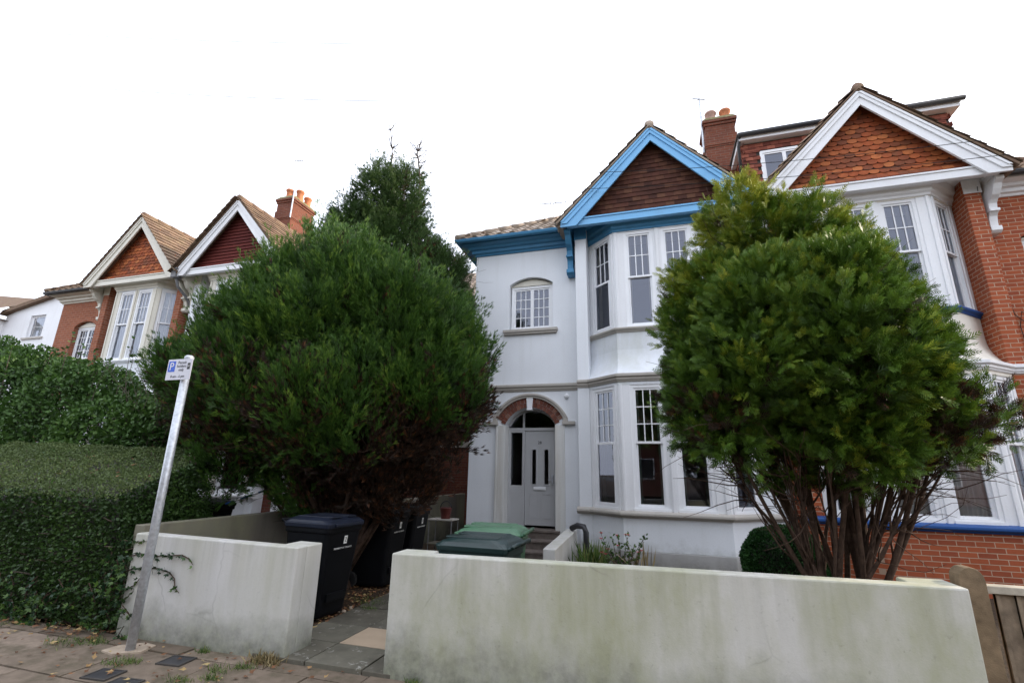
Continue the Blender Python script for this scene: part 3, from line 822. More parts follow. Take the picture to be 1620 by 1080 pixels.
    for sg in (-1, 1):
        f = lambda pts: [(c + sg * x, z) for x, z in (pts if sg < 0 else pts[::-1])]
        ba.prism(f([(1.93, 6.60), (1.60, 6.60), (0, 8.37), (0, 8.68), (1.93, 6.66)]) if sg < 0 else [(c + 0, 8.37), (c + 1.60, 6.60), (c + 1.93, 6.60), (c + 1.93, 6.66), (c, 8.68)], -.76, -.72)
        ba.prism([(c - 1.93, 6.665), (c - 1.79, 6.665), (c, 8.54), (c, 8.685)] if sg < 0 else [(c, 8.54), (c + 1.79, 6.665), (c + 1.93, 6.665), (c, 8.685)], -.785, -.76)
        ba.prism([(c - 1.93, 6.70), (c - 1.87, 6.70), (c, 8.625), (c, 8.69)] if sg < 0 else [(c, 8.625), (c + 1.87, 6.70), (c + 1.93, 6.70), (c, 8.69)], -.80, -.785)
    ba.build('barge_board', M[S['barge']], root, bevel=.004)
    dk = MB(m)
    gd = MB(m); gd.prism([(c - 2.0, 6.64), (c - 1.9, 6.62), (c, 8.62), (c + 1.9, 6.62), (c + 2.0, 6.64), (c, 8.70)], -.719, 4.3)
    gd.prism([(c - 2.0, 6.66), (c, 8.70), (c + 2.0, 6.66), (c + 2.02, 6.70), (c, 8.735), (c - 2.02, 6.70)], -.81, -.72)
    dk.prism([(c - 1.72, 6.80), (c + 1.72, 6.80), (c, 8.5)], -.50, -.45)
    ang = 34 * PI / 180; H = 4.6 * math.tan(ang)
    dk.add([(0.01, -.33, 6.782), (6.31, -.33, 6.782), (1.72, 4.25, 6.78 + H - .04), (0.01, 4.25, 6.78 + H - .04), (0.01, 8.85, 6.782), (6.31, 8.85, 6.782)],
           [(0, 1, 2, 3), (1, 5, 2), (3, 2, 5, 4), (0, 4, 5, 1), (0, 3, 4)])
    ro = dk.build('roof', M['felt'], root); gd.build('verge', M[S['roof_mat']], ro)
    gt = MB(m)
    kind, tw, th_, lift = S['hung']
    if kind == 'board':
        z = 6.81
        while z < 8.5:
            hw_ = (8.62 - z) * .97; rr = random.random()
            gt.add([(c - hw_, -.545, z), (c + hw_, -.545, z), (c + hw_ - .09, -.515, z + th_), (c - hw_ + .09, -.515, z + th_), (c - hw_, -.515, z), (c + hw_, -.515, z)], [(0, 1, 2, 3), (4, 5, 1, 0)], rr)
            z += th_
    else: tiles(gt, (0, -.515, 6.81), (1, 0, 0), (0, 0, 1), [(c - 1.80, 0), (c + 1.80, 0), (c, 1.80)], tw, th_, kind, lift, seed=len(name), grow=.06)
    if kind == 'club':       # plain tile courses kicked out at the foot
        tiles(gt, (0, -.60, 6.79), (1, 0, 0), (0, .25, 1), [(c - 1.80, 0), (c + 1.80, 0), (c + 1.72, .2), (c - 1.72, .2)], .165, .085, 'plain', .014, seed=4)
    gt.build('hung_tiles', M[S['hung_mat']], root)
    rt = MB(m)
    sl = math.hypot(2.0, 2.06); vx, vz = 2.0 / sl, 2.06 / sl
    tiles(rt, (c + 2.02, 0, 6.69), (0, 1, 0), (-vx, 0, vz), [(-.83, 0), (4.6, 0), (4.6, sl), (-.83, sl)], S.get('rt', .30), S.get('rh', .28), S.get('rk', 'roman'), .02, half=False, seed=2, jit=.004)
    tiles(rt, (c - 2.02, 0, 6.69), (0, -1, 0), (vx, 0, vz), [(-4.6, 0), (.83, 0), (.83, sl), (-4.6, sl)], S.get('rt', .30), S.get('rh', .28), S.get('rk', 'roman'), .02, half=False, seed=3, jit=.004)
    L = 4.6 / math.cos(ang)
    tiles(rt, (0, -.38, 6.80), (1, 0, 0), (0, math.cos(ang), math.sin(ang)), [(.02, 0), (6.4, 0), (1.78, L), (.02, L)], .30, .30, 'roman', .012, half=False, seed=6, grow=.0)
    tiles(rt, (6.36, 0, 6.80), (0, 1, 0), (-math.cos(ang), 0, math.sin(ang)), [(-.35, 0), (8.85, 0), (4.25, L)], .30, .30, 'roman', .012, half=False, seed=8)
    rt.build('roof_tiles', M[S['roof_mat']], ro)
    rg = MB(m); rg.smooth = True
    y = -.80
    while y < 4.0:
        rg.tube([(c, y, 8.735), (c, y + .44, 8.73)], [.10, .09], 12); y += .42
    rg.build('ridge_tiles', M[S['roof_mat']], ro); rg = MB(m); rg.smooth = True
    for (a, b_) in (((6.38, -.38, 6.84), (1.72, 4.28, 6.84 + H)), ((6.38, 8.88, 6.84), (1.72, 4.28, 6.84 + H)), ((1.72, 4.28, 6.85 + H), (0.02, 4.28, 6.85 + H))):
        a, b_ = Vector(a), Vector(b_); n = int((b_ - a).length / .4)
        for i in range(n): rg.tube([a + (b_ - a) * (i / n), a + (b_ - a) * ((i + 1.06) / n)], [.10, .085], 10)
    rg.build('ridge_tiles', M[S['roof_mat']], ro)
    # ---- brackets under the gable
    for ux in (c + 1.81, .07):
        br = MB(m); br.T = TR(ux - .05, 0, 0, -PI / 2)
        if ux < 1: br.T = TR(ux, 0, 0, -PI / 2)
        out = [(0, 6.62), (.62, 6.62), (.62, 6.56), (.54, 6.52), (.50, 6.44), (.44, 6.36), (.36, 6.31), (.31, 6.26), (.29, 6.17), (.29, 6.10), (.24, 6.05), (.22, 5.96), (.21, 5.88), (.21, 5.80), (0, 5.80)]
        br.prism(list(reversed(out)), 0, .12)
        br.prism(list(reversed([(0, 5.86), (.25, 5.86), (.25, 5.78), (.20, 5.74), (0, 5.74)])), -.02, .14)
        br.prism(list(reversed([(0, 6.775), (.66, 6.775), (.66, 6.72), (0, 6.72)])), -.015, .135)
        br.prism(list(reversed([(0, 6.719), (.56, 6.719), (.56, 6.62), (0, 6.62)])), .001, .119)
        br.prism(list(reversed([(.0, 6.16), (.33, 6.16), (.33, 6.11), (0, 6.11)])), -.012, .132)
        br.build('bracket', M[S['bracket']], root, bevel=.006)
    # ---- small arched window
    window(root, m, TR(4.185, .12, 4.63), .96, 1.06, 3, S.get('small_rows', 4), None, S['win'], None, sashes=2)
    ty = MB(m); ty.prism([(4.17, 5.692), (5.16, 5.691), (5.16, 5.70), (4.9, 5.80), (4.665, 5.85), (4.43, 5.80), (4.17, 5.70)], .10, .2)
    ty.build('window_head', M['cream_trim'], root)
    sl_ = MB(m); sl_.box(4.05, 5.28, -.09, .12, 4.555, 4.62); sl_.box(4.07, 5.26, -.065, .1, 4.51, 4.555)
    sl_.build('window_sill', M[S['string'] if S['wall'] == 'white_wall' else 'stone_trim'], root, bevel=.006)
    # ---- entrance
    cx, R, cz, hw = 4.66, .5926, 2.307, .545
    vz_ = MB(m); A = math.radians(66); n = 20
    for ring in (0, 1):
        r0, r1 = (R + .002, R + .098) if ring == 0 else (R + .104, R + .20)
        for i in range(n):
            a0 = -A + 2 * A * i / n + .006; a1 = -A + 2 * A * (i + 1) / n - .006
            if ring: a0 += A / n; a1 += A / n
            if a1 > A: continue
            vz_.prism([(cx + r0 * math.sin(a0), cz + r0 * math.cos(a0)), (cx + r0 * math.sin(a1), cz + r0 * math.cos(a1)),
                       (cx + r1 * math.sin(a1), cz + r1 * math.cos(a1)), (cx + r1 * math.sin(a0), cz + r1 * math.cos(a0))], -.018, .1, random.random())
    vz_.build('brick_arch', M['arch_brick'], root)
    hd = MB(m); A2 = math.radians(64); n = 24
    for r0, r1, yy in ((R + .205, R + .25, -.06), (R + .25, R + .29, -.085)):
        for i in range(n):
            a0 = -A2 + 2 * A2 * i / n; a1 = -A2 + 2 * A2 * (i + 1) / n
            hd.prism([(cx + r0 * math.sin(a0), cz + r0 * math.cos(a0)), (cx + r0 * math.sin(a1), cz + r0 * math.cos(a1)),
                      (cx + r1 * math.sin(a1), cz + r1 * math.cos(a1)), (cx + r1 * math.sin(a0), cz + r1 * math.cos(a0))], yy, -.001)
    for sg in (-1, 1):
        xa = cx + sg * (R + .20) * math.sin(A2)
        hd.box(xa, xa + sg * .09, -.07, -.002, 2.56, cz + (R + .2) * math.cos(A2) + .03)
        hd.box(xa - sg * .02, xa + sg * .24, -.085, -.003, 2.54, 2.60)
    hd.build('hood_mould', M[S['string']], root)
    ky = MB(m); ky.prism([(cx - .05, 2.86), (cx + .05, 2.86), (cx + .075, 3.13), (cx - .075, 3.13)], -.05, .08); ky.box(cx - .06, cx + .06, -.06, .05, 2.84, 2.87)
    ky.build('keystone', M['white_trim'], root, bevel=.004)
    jb = MB(m)
    for sg in (-1, 1):
        jb.box(cx + sg * hw, cx + sg * (hw + .15), -.03, -.001, .3, 2.53)
        jb.box(cx + sg * (hw + .15), cx + sg * (hw + .19), -.045, -.001, .3, 2.53)
        jb.box(cx + sg * hw, cx + sg * (hw - .012), -.02, .29, .5, 2.53)
    jb.build('door_surround', M['stained_white' if S['wall'] == 'white_wall' else 'white_trim'], root, bevel=.004)
    fr = MB(m)
    fr.box(cx - hw + .012, cx + hw - .012, .24, .30, 2.44, 2.50); fr.box(cx - hw + .012, cx - hw + .07, .24, .30, .5, 2.44)
    fr.box(cx + hw - .07, cx + hw - .012, .24, .30, .5, 2.44)
    xs = cx + .17            # between door (inner side) and side light (outer side)
    fr.box(xs, xs + .055, .24, .301, .5, 2.44); fr.box(xs + .055, cx + hw - .07, .245, .30, .5, 1.32); fr.box(xs + .055, cx + hw - .07, .245, .30, 2.40, 2.44)
    fr.box(xs + .01, xs + .045, .24, .30, 2.50, 2.86)
    for i in range(16):
        a0 = -1.15 + 2.3 * i / 16; a1 = a0 + 2.3 / 16
        fr.prism([(cx + (R - .05) * math.sin(a0), cz + (R - .05) * math.cos(a0)), (cx + (R - .05) * math.sin(a1), cz + (R - .05) * math.cos(a1)),
                  (cx + R * math.sin(a1), cz + R * math.cos(a1)), (cx + R * math.sin(a0), cz + R * math.cos(a0))], .245, .30)
    dfo = fr.build('door_frame', M['door_white'], root, bevel=.003)
    pg = MB(m); pg.add([(cx - hw, .28, 2.5), (cx + hw, .28, 2.5), (cx + hw, .28, 2.9), (cx - hw, .28, 2.9)], [(0, 1, 2, 3)]); pg.build('pane', M['glass'], dfo)
    pg = MB(m); pg.add([(xs + .055, .28, 1.32), (cx + hw - .07, .28, 1.32), (cx + hw - .07, .28, 2.4), (xs + .055, .28, 2.4)], [(0, 1, 2, 3)]); pg.build('pane', M['glass'], dfo)
    d = MB(m); x0, x1 = cx - hw + .075, xs - .005
    hl = (1.35, 2.05)
    gx = ((x0 + .13, x0 + .22), (x1 - .24, x1 - .15))
    wall_panel(d, x0, x1, .55, 2.435, .262, .30, [(gx[0][0], gx[0][1], hl[0], hl[1], .05), (gx[1][0], gx[1][1], hl[0], hl[1], .05)])
    def ringbox(a, b_, z0, z1, t=.022, y0=.245):
        d.box(a - t, a, y0, .262, z0 - t, z1 + t); d.box(b_, b_ + t, y0, .262, z0 - t, z1 + t)
        d.box(a, b_, y0, .2615, z0 - t, z0); d.box(a, b_, y0, .2615, z1, z1 + t)
    for a, b_ in gx: ringbox(a, b_, *hl)
    for a, b_ in ((x0 + .09, (x0 + x1) / 2 - .035), ((x0 + x1) / 2 + .035, x1 - .11)): ringbox(a, b_, .70, 1.15, .012, .254)
    dl = d.build('door', M['door_white'], root, bevel=.002)
    pg = MB(m)
    for a, b_ in gx: pg.add([(a, .285, hl[0]), (b_, .285, hl[0]), (b_, .285, hl[1]), (a, .285, hl[1])], [(0, 1, 2, 3)])
    pg.build('pane', M['glass'], dl)
    lb = MB(m); mx_ = (x0 + x1) / 2; lb.box(mx_ - .13, mx_ + .13, .240, .262, 1.235, 1.30); lb.box(mx_ - .11, mx_ + .11, .234, .240, 1.25, 1.285)
    lb.build('letter_box', M['upvc'], dl, bevel=.003)
    hn = MB(m); hn.box(x0 + .03, x0 + .06, .225, .262, 1.35, 1.55); hn.box(x0 + .02, x0 + .13, .205, .225, 1.43, 1.45); hn.build('handle', M['galv'], dl, bevel=.003)
    sp = MB(m)
    for k, (ya, yb, zt) in enumerate(((-.12, .30, .50), (-.42, -.121, .35), (-.72, -.421, .20))):
        sp.box(cx - .62, cx + .60, ya, yb, 0, zt)
        sp.box(cx - .63, cx + .61, ya - .02, yb - .001, zt - .035, zt + .002)
    sp.build('doorstep', M['step'], root, bevel=.006)
    return root, dl

XV, YF = 2.165, 9.7
white_style = dict(wall='white_wall', pier='white_wall', trim='white_trim', bay_low='white_wall', plinth=True, apron='white_stained', posts='white_trim',
                   win='upvc', sill='stone_trim', string='stone_trim', cornice='dark_blue', gutter='dark_blue', soffit='dark_blue', barge='light_blue',
                   bracket='dark_blue', hung=('plain', .165, .105, .012), hung_mat='tile_brown', roof_mat='tile_roof_pale',
                   curtains=('curtain_green', 'curtain_beige'), cover=(.35, .3), proud=True)
brick_style = dict(wall='brick_red', pier='brick_red', trim='white_trim', bay_low='brick_red', apron='cream_render', posts='white_trim', win='white_trim',
                   sill='royal_blue', string='white_trim', cornice='white_trim', gutter='black_gutter', soffit='white_trim', barge='white_trim',
                   bracket='white_trim', hung=('club', .165, .10, .012), hung_mat='tile_orange', roof_mat='tile_roof', curtains=('curtain', 'curtain_beige'), cover=(1, .3), rows_low=2)
left_style = dict(brick_style, rt=.25, rh=.19, rk='flat', wall='brick_brown', pier='brick_brown', bay_low='white_wall', apron='white_wall', posts='cream_trim', win='upvc', sill='white_trim',
                  string='white_trim', cornice='cream_trim', barge='cream_trim', soffit='cream_trim', bracket='cream_trim', curtains=('curtain', 'curtain'), cover=(1, 1))
clad_style = dict(left_style, wall='brick_dark', pier='white_wall', barge='white_trim', hung=('board', 4.4, .095, .016), hung_mat='tile_dark_red', curtains=('curtain', None), cover=(.4, 1))

HW, HW_door = house('semi_detached_house', 'white painted house with light blue barge boards, brown tiled gable and arched front door', (XV, YF, 0), -1, white_style)
HB, _ = house('semi_detached_house', 'red brick house with white barge boards, orange fish-scale gable tiles and royal blue sills', (XV, YF, 0), 1, brick_style)
XL = -12.42
HL, _ = house('semi_detached_house', 'brown brick house with cream barge boards and orange tiled gable, beyond the tall hedge', (XL, YF, 0), -1, left_style, .935)
HC, _ = house('semi_detached_house', 'house with dark red horizontal cladding in its gable, half hidden behind the big conifer', (XL, YF, 0), 1, clad_style, .935)

# door number on the white door
text_mesh('door_number', '28', .085, M['ink'], HW_door, TR(-4.51, .258, 2.19) @ UPR)

# wall lamp / alarm disc beside the bay
b = MB(); b.T = TR(-1.71 - XV, -.005, 3.12) @ Matrix.Rotation(PI / 2, 4, 'X')
b.lathe((0, 0, 0), [(.045, 0), (.05, .02), (.045, .04), (.02, .055)], 14); b.build('doorbell_sounder', M['white_trim'], HW)

# dormer of the brick house
def dormer(root):
    w = MB(); y0 = 1.2; u0, u1 = .28, 4.3
    wall_panel(w, u0, u1, 7.4, 9.28, y0, y0 + .1, [(.60, 1.62, 8.12, 9.02, 0), (2.6, 3.6, 8.12, 9.02, 0)])
    w.box(u0, u0 + .1, y0 + .1, 4.2, 7.4, 9.28); w.box(u1 - .1, u1, y0 + .1, 4.2, 7.4, 9.28); w.box(u0, u1, 4.2, 4.3, 7.4, 9.28)
    d = w.build('dormer', M['felt'], root)
    t = MB()
    for a, b_ in ((u0, .60), (1.62, 2.6), (3.6, u1)):
        tiles(t, (0, y0 - .01, 7.6), (1, 0, 0), (0, 0, 1), [(a, 0), (b_, 0), (b_, 1.64), (a, 1.64)], .165, .10, 'plain', .012, seed=5)
    tiles(t, (0, y0 - .01, 9.04), (1, 0, 0), (0, 0, 1), [(u0, 0), (u1, 0), (u1, .2), (u0, .2)], .165, .10, 'plain', .012, seed=5)
    tiles(t, (u0 - .01, y0, 7.4), (0, -1, 0), (0, 0, 1), [(-2.9, 0), (0, 0), (0, 1.86), (-2.9, 1.86)], .165, .10, 'plain', .012, seed=9)
    tiles(t, (u1 + .01, y0, 7.4), (0, 1, 0), (0, 0, 1), [(0, 0), (2.9, 0), (2.9, 1.86), (0, 1.86)], .165, .10, 'plain', .012, seed=9)
    t.build('hung_tiles', M['tile_red'], d)
    r = MB(); r.box(u0 - .16, u1 + .22, y0 - .22, 4.4, 9.40, 9.44); r.build('flat_roof', M['felt'], d)
    r = MB(); r.box(u0 - .12, u1 + .18, y0 - .18, 4.36, 9.28, 9.399); r.build('fascia', M['white_trim'], d)
    r = MB(); r.smooth = True; r.tube([(u0 - .14, y0 - .235, 9.40), (u1 + .25, y0 - .235, 9.42)], .055, 10)
    r.tube([(u0 - .10, y0 - .19, 9.38), (u0 - .12, y0 - .05, 9.2), (u0 - .13, y0 + .0, 7.8)], .035, 8)
    r.build('gutter', M['black_gutter'], d)
    window(d, 1, TR(.60, y0 - .02, 8.12), 1.02, .90, 1, 1, None, 'upvc', None, sashes=2)
    window(d, 1, TR(2.60, y0 - .02, 8.12), 1.0, .90, 1, 1, None, 'upvc', None, sashes=2)
dormer(HB)

def chimney(root, cx, w, y0, y1, z0, z1, pots, cap, m1='brick_chimney'):
    b = MB(); h = w / 2
    b.box(cx - h, cx + h, y0, y1, z0, z1 - .62)
    b.box(cx - h - .03, cx + h + .03, y0 - .03, y1 + .03, z1 - .95, z1 - .89); b.box(cx - h - .015, cx + h + .015, y0 - .015, y1 + .015, z1 - 1.0, z1 - .951)
    b.box(cx - h + .03, cx + h - .03, y0 + .03, y1 - .03, z1 - .62, z1 - .24)
    b.box(cx - h - .0, cx + h + .0, y0, y1, z1 - .3, z1 - .22); b.box(cx - h - .035, cx + h + .035, y0 - .035, y1 + .035, z1 - .22, z1 - .14)
    ch = b.build('chimney', M[m1], root, bevel=.008)
    c = MB(); q = h + .035
    ya, yb = y0 - .035, y1 + .035
    c.add([(cx - q, ya, z1 - .14), (cx + q, ya, z1 - .14), (cx + q, yb, z1 - .14), (cx - q, yb, z1 - .14), (cx - q + .1, ya + .1, z1), (cx + q - .1, ya + .1, z1), (cx + q - .1, yb - .1, z1), (cx - q + .1, yb - .1, z1)],
          [(0, 1, 5, 4), (1, 2, 6, 5), (2, 3, 7, 6), (3, 0, 4, 7), (4, 5, 6, 7)])
    c.build('chimney_cap', M[cap], ch)
    for (px, py, hh, r, mt) in pots:
        p = MB(); p.smooth = True
        p.lathe((px, py, z1 - .04), [(r * 1.0, 0), (r * .92, hh * .3), (r * .86, hh * .75), (r * 1.08, hh * .82), (r * 1.12, hh * .93), (r * 1.0, hh), (r * .8, hh), (r * .75, hh * .6)], 18)
        p.build('chimney_pot', M[mt], ch)
chimney(HW, 0.0, .80, 2.2, 3.1, 6.5, 11.05, [(-.16, 2.5, .36, .14, 'clay_pot_pale'), (.22, 2.55, .40, .14, 'clay_pot')], 'moss_cap')
chimney(HL, -.05, .80, 2.6, 3.75, 6.5, 11.2, [(-.12, 2.85, .40, .14, 'clay_pot'), (.18, 3.05, .43, .14, 'clay_pot'), (.15, 3.5, .40, .14, 'clay_pot')], 'moss_cap')

# valley gutter, hopper and downpipe between the two gables of each pair
def hopper(root, sx=1.0):
    b = MB(); b.box(-.09, .09, -.82, -.60, 6.56, 6.78); b.box(-.13, .13, -.84, -.6, 6.78, 6.82); b.smooth = True
    b.tube([(0, -.7, 6.56), (0, -.62, 6.35), (0, -.25, 6.1), (0, -.12, 5.9), (0, -.1, .2)], .04, 8)
    b.build('downpipe', M['lead'], root)
hopper(HW); hopper(HL)

# aerials
def aerial(x, y, z, h, label, arms, head=.5, rz=0.4):
    t = thing('tv_aerial', label, 'aerial', (x, y, z), rz)
    b = MB(); b.tube([(0, 0, 0), (.02, 0, h)], .026, 6); b.build('mast', M['galv'], t)
    b = MB(); b.tube([(-head * .5, 0, h), (head * .5, 0, h)], .018, 5)
    for i in range(arms):
        xx = -head * .5 + head * i / max(1, arms - 1); b.tube([(xx, -.13, h), (xx, .13, h)], .010, 4)
    b.build('antenna', M['galv'], t); return t
aerial(1.72, 12.0, 10.0, 1.75, 'thin aerial strapped to the chimney beside the white house gable', 3, .35)
aerial(XL + .35, 12.25, 10.2, 2.35, 'thin aerial pole in front of the three orange chimney pots', 4, .3)
aerial(-2.9, 14.2, 8.6, 1.9, 'faint aerial rising behind the low roof left of the blue gable', 6, .9, .1)

# tile-roofed building closing the gap behind the passage
root = thing('rear_building', 'brick building with pale tiled roof seen down the passage beside the white house', 'building', (-5.2, 14.0, 0))
b = MB(); b.box(-1.3, 2.3, 0, .25, 0, 6.8); b.box(-1.3, -1.05, .25, 5, 0, 6.8); b.box(2.05, 2.3, .25, 5, 0, 6.8); b.box(-1.3, 2.3, 4.8, 5, 0, 6.8); b.build('wall', M['brick_dark'], root)
b = MB(); b.box(-1.29, 2.0, -.05, -.001, 2.28, 2.45); b.build('lintel_band', M['stone_trim'], root)
b = MB(); b.add([(-2.4, -.3, 6.8), (2.4, -.3, 6.8), (2.4, 2.5, 9.15), (-2.4, 2.5, 9.15), (-2.4, 5.3, 6.8), (2.4, 5.3, 6.8)], [(0, 1, 2, 3), (3, 2, 5, 4), (0, 3, 4), (1, 5, 2), (0, 4, 5, 1)])
ro = b.build('roof', M['felt'], root)
b = MB(); a_ = math.atan2(2.35, 2.8); tiles(b, (0, -.35, 6.82), (1, 0, 0), (0, math.cos(a_), math.sin(a_)), [(-2.4, 0), (2.4, 0), (2.4, 3.68), (-2.4, 3.68)], .30, .30, 'roman', .014, half=False, seed=4)
b.build('roof_tiles', M['tile_roof_pale'], ro)
b = MB(); b.smooth = True; b.tube([(-2.4, 2.5, 9.17), (2.4, 2.5, 9.17)], .1, 10); b.build('ridge_tiles', M['tile_roof_pale'], ro)

# white building far left
root = thing('white_building', 'white rendered building with brown roof at the far left', 'building', (-30, 16, 0))
b = MB(); wall_panel(b, -4.2, 9, 0, 9.4, 0, .3, [(-2.1, -.9, 8.0, 9.25, 0)]); b.box(-4.2, -3.9, .3, 9, 0, 9.4); b.box(8.7, 9, .3, 9, 0, 9.4)
b.prism([(-4.2, 9.401), (9, 9.401), (9, 11.7), (6, 11.7)][:2] + [(9, 11.9), (3.0, 11.35)], 0, .3)
b.box(-9, -4.2, -1.2, 6, 0, 9.2)
b.build('wall', M['white_trim'], root)
window(root, 1, TR(-2.1, .1, 8.0), 1.2, 1.25, 1, 2, None, 'upvc', 'curtain')
b = MB(); b.box(-2.3, -.7, -.08, .1, 7.9, 8.0); b.build('window_sill', M['stone_trim'], root)
b = MB(); b.prism([(-4.4, 9.42), (9.2, 12.02), (9.2, 12.2), (-4.2, 9.66)], -.25, 6); b.build('roof', M['tile_roof'], root)
b = MB(); b.add([(-9.5, -1.5, 9.1), (-3.9, -1.5, 9.1), (-3.9, 1.6, 10.9), (-9.5, 1.6, 11.7), (-9.5, 6, 9.1), (-3.9, 6, 9.1)], [(0, 1, 2, 3), (3, 2, 5, 4), (0, 4, 5, 1)])
ro = b.build('side_roof', M['tile_roof'], root)
b = MB(); b.smooth = True; b.tube([(-4.05, -1.3, 9.2), (-4.05, -1.25, 5)], .06, 8); b.build('downpipe', M['white_trim'], root)

# ================================================================== GARDEN WALLS, FENCE
def garden_wall(label, x0, x1, z0, z1, stubs, mat, y0=3.87, th=.13, cap=True):
    """front wall with short return piers; z0, z1 = top height at each end"""
    root = thing('garden_wall', label, 'wall', (0, 0, 0))
    def seg(xa, xb, ya, yb, dz=0.0):
        za = z0 + (z1 - z0) * (xa - x0) / (x1 - x0) + dz; zb = z0 + (z1 - z0) * (xb - x0) / (x1 - x0) + dz
        b.add([(xa, ya, -.1), (xb, ya, -.1), (xb, yb, -.1), (xa, yb, -.1), (xa, ya, za), (xb, ya, zb), (xb, yb, zb), (xa, yb, za)],
              [(0, 3, 2, 1), (4, 5, 6, 7), (0, 1, 5, 4), (1, 2, 6, 5), (2, 3, 7, 6), (3, 0, 4, 7)])
    b = MB(); seg(x0, x1, y0, y0 + th)
    for xa, xb, yb in stubs: seg(xa, xb, y0 + th, yb)
    b.build('wall', mat, root, bevel=.012)
    return root
garden_wall('long weathered white garden wall stained green, in front of the white house', -2.19, 1.795, .915, .955, [(-2.19, -1.87, 4.12), (1.52, 1.795, 4.16)], M['garden_wall_green'])
garden_wall('short white garden wall between the hedge and the path', -5.12, -3.145, .925, .90, [(-3.40, -3.145, 4.22)], M['garden_wall'])
t = MB(); t.add([(-5.36, 4.02, -.1), (-5.22, 4.02, -.1), (-5.0, 12.5, -.1), (-5.14, 12.5, -.1), (-5.36, 4.02, .98), (-5.22, 4.02, .98), (-5.0, 12.5, 1.0), (-5.14, 12.5, 1.0)],
              [(0, 3, 2, 1), (4, 5, 6, 7), (0, 1, 5, 4), (1, 2, 6, 5), (2, 3, 7, 6), (3, 0, 4, 7)])
tag(t.build('boundary_wall', M['concrete'], bevel=.01), 'low old concrete wall between the two gardens under the big conifer', 'wall')
t = MB(); t.add([(-1.60, 7.0, 0), (-1.42, 7.0, 0), (-1.46, 9.2, 0), (-1.66, 9.2, 0), (-1.60, 7.0, .56), (-1.42, 7.0, .56), (-1.46, 9.2, .60), (-1.66, 9.2, .60)],
              [(0, 3, 2, 1), (4, 5, 6, 7), (0, 1, 5, 4), (1, 2, 6, 5), (2, 3, 7, 6), (3, 0, 4, 7)])
tag(t.build('step_wall', M['garden_wall'], bevel=.012), 'low white wall beside the front door steps', 'wall')

root = thing('wooden_fence', 'weathered wooden fence with vertical boards at the right end of the long wall', 'fence', (1.9, 4.1, 0))
b = MB()
for i in range(26):
    x = .12 + i * .105
    b.add([(x, 0, .02), (x + .125, .0, .02), (x + .125, .012, .02), (x, .02, .02), (x, -.022, .90), (x + .125, -.004, .90), (x + .125, .012, .90), (x, .006, .90)],
          [(0, 3, 2, 1), (4, 5, 6, 7), (0, 1, 5, 4), (1, 2, 6, 5), (2, 3, 7, 6), (3, 0, 4, 7)])
    b.box(x, x + .02, -.028, -.0, .03, .90)
b.build('boards', M['wood_fence'], root)
b = MB(); b.box(.05, 2.9, -.045, .05, .905, .95); b.build('top_rail', M['wood_pale'], root, bevel=.004)
b = MB(); b.box(.05, 2.9, .03, .07, .3, .38); b.build('back_rail', M['wood_fence'], root)
b = MB(); pts = [(-.07, 0), (.07, 0), (.07, .98)] + [(.07 * math.cos(a), .98 + .075 * math.sin(a)) for a in [PI * i / 8 for i in range(1, 8)]] + [(-.07, .98)]
b.prism(pts, -.06, .06); b.build('post', M['wood_post'], root, bevel=.004)

# ================================================================== PERMIT SIGN
root = thing('parking_sign', 'parking permit sign on a tall galvanised pole beside the hedge', 'sign', (-4.57, 3.62, 0))
b = MB(); b.smooth = True; b.tube([(0, 0, -.05), (0, 0, 1.35), (0, 0, 2.66)], .0385, 18); b.build('pole', M['galv'], root)
b = MB(); b.lathe((0, 0, 2.655), [(.044, 0), (.044, .02), (.03, .035)], 14); b.build('pole_cap', M['galv'], root)
b = MB(); b.box(-.205, .12, -.053, -.049, 2.43, 2.645); pl = b.build('sign_plate', M['sign_white'], root, bevel=.001)
b = MB(); b.box(-.06, .06, -.049, -.03, 2.50, 2.525); b.box(-.06, .06, -.049, -.03, 2.57, 2.595); b.build('clamp', M['galv'], root)
b = MB(); b.box(-.190, -.100, -.0545, -.053, 2.515, 2.625); b.build('blue_square', M['sign_blue'], pl)
text_mesh('letter_p', 'P', .115, M['label_white'], pl, TR(-.145, -.0552, 2.567) @ UPR, extr=.0006)
text_mesh('sign_text', 'Permit\nholders\nonly', .041, M['ink'], pl, TR(-.012, -.0542, 2.570) @ UPR, extr=.0006)
text_mesh('sign_hours', '8 am - 6 pm', .038, M['ink'], pl, TR(-.045, -.0542, 2.465) @ UPR, extr=.0006)
b = MB(); b.box(.062, .098, -.0542, -.053, 2.535, 2.60); b.build('black_symbol', M['ink'], pl)
text_mesh('symbol_letter', 'H', .034, M['label_white'], pl, TR(.08, -.0552, 2.567) @ UPR, extr=.0006)
b = MB(); b.plan([(-4.79, 3.53), (-4.62, 3.50), (-4.44, 3.62), (-4.47, 3.78), (-4.62, 3.8), (-4.78, 3.66)], -.01, .016)
tag(b.build('concrete_patch', M['pad'], bevel=.004), 'pale concrete patch round the foot of the sign pole', 'concrete patch')

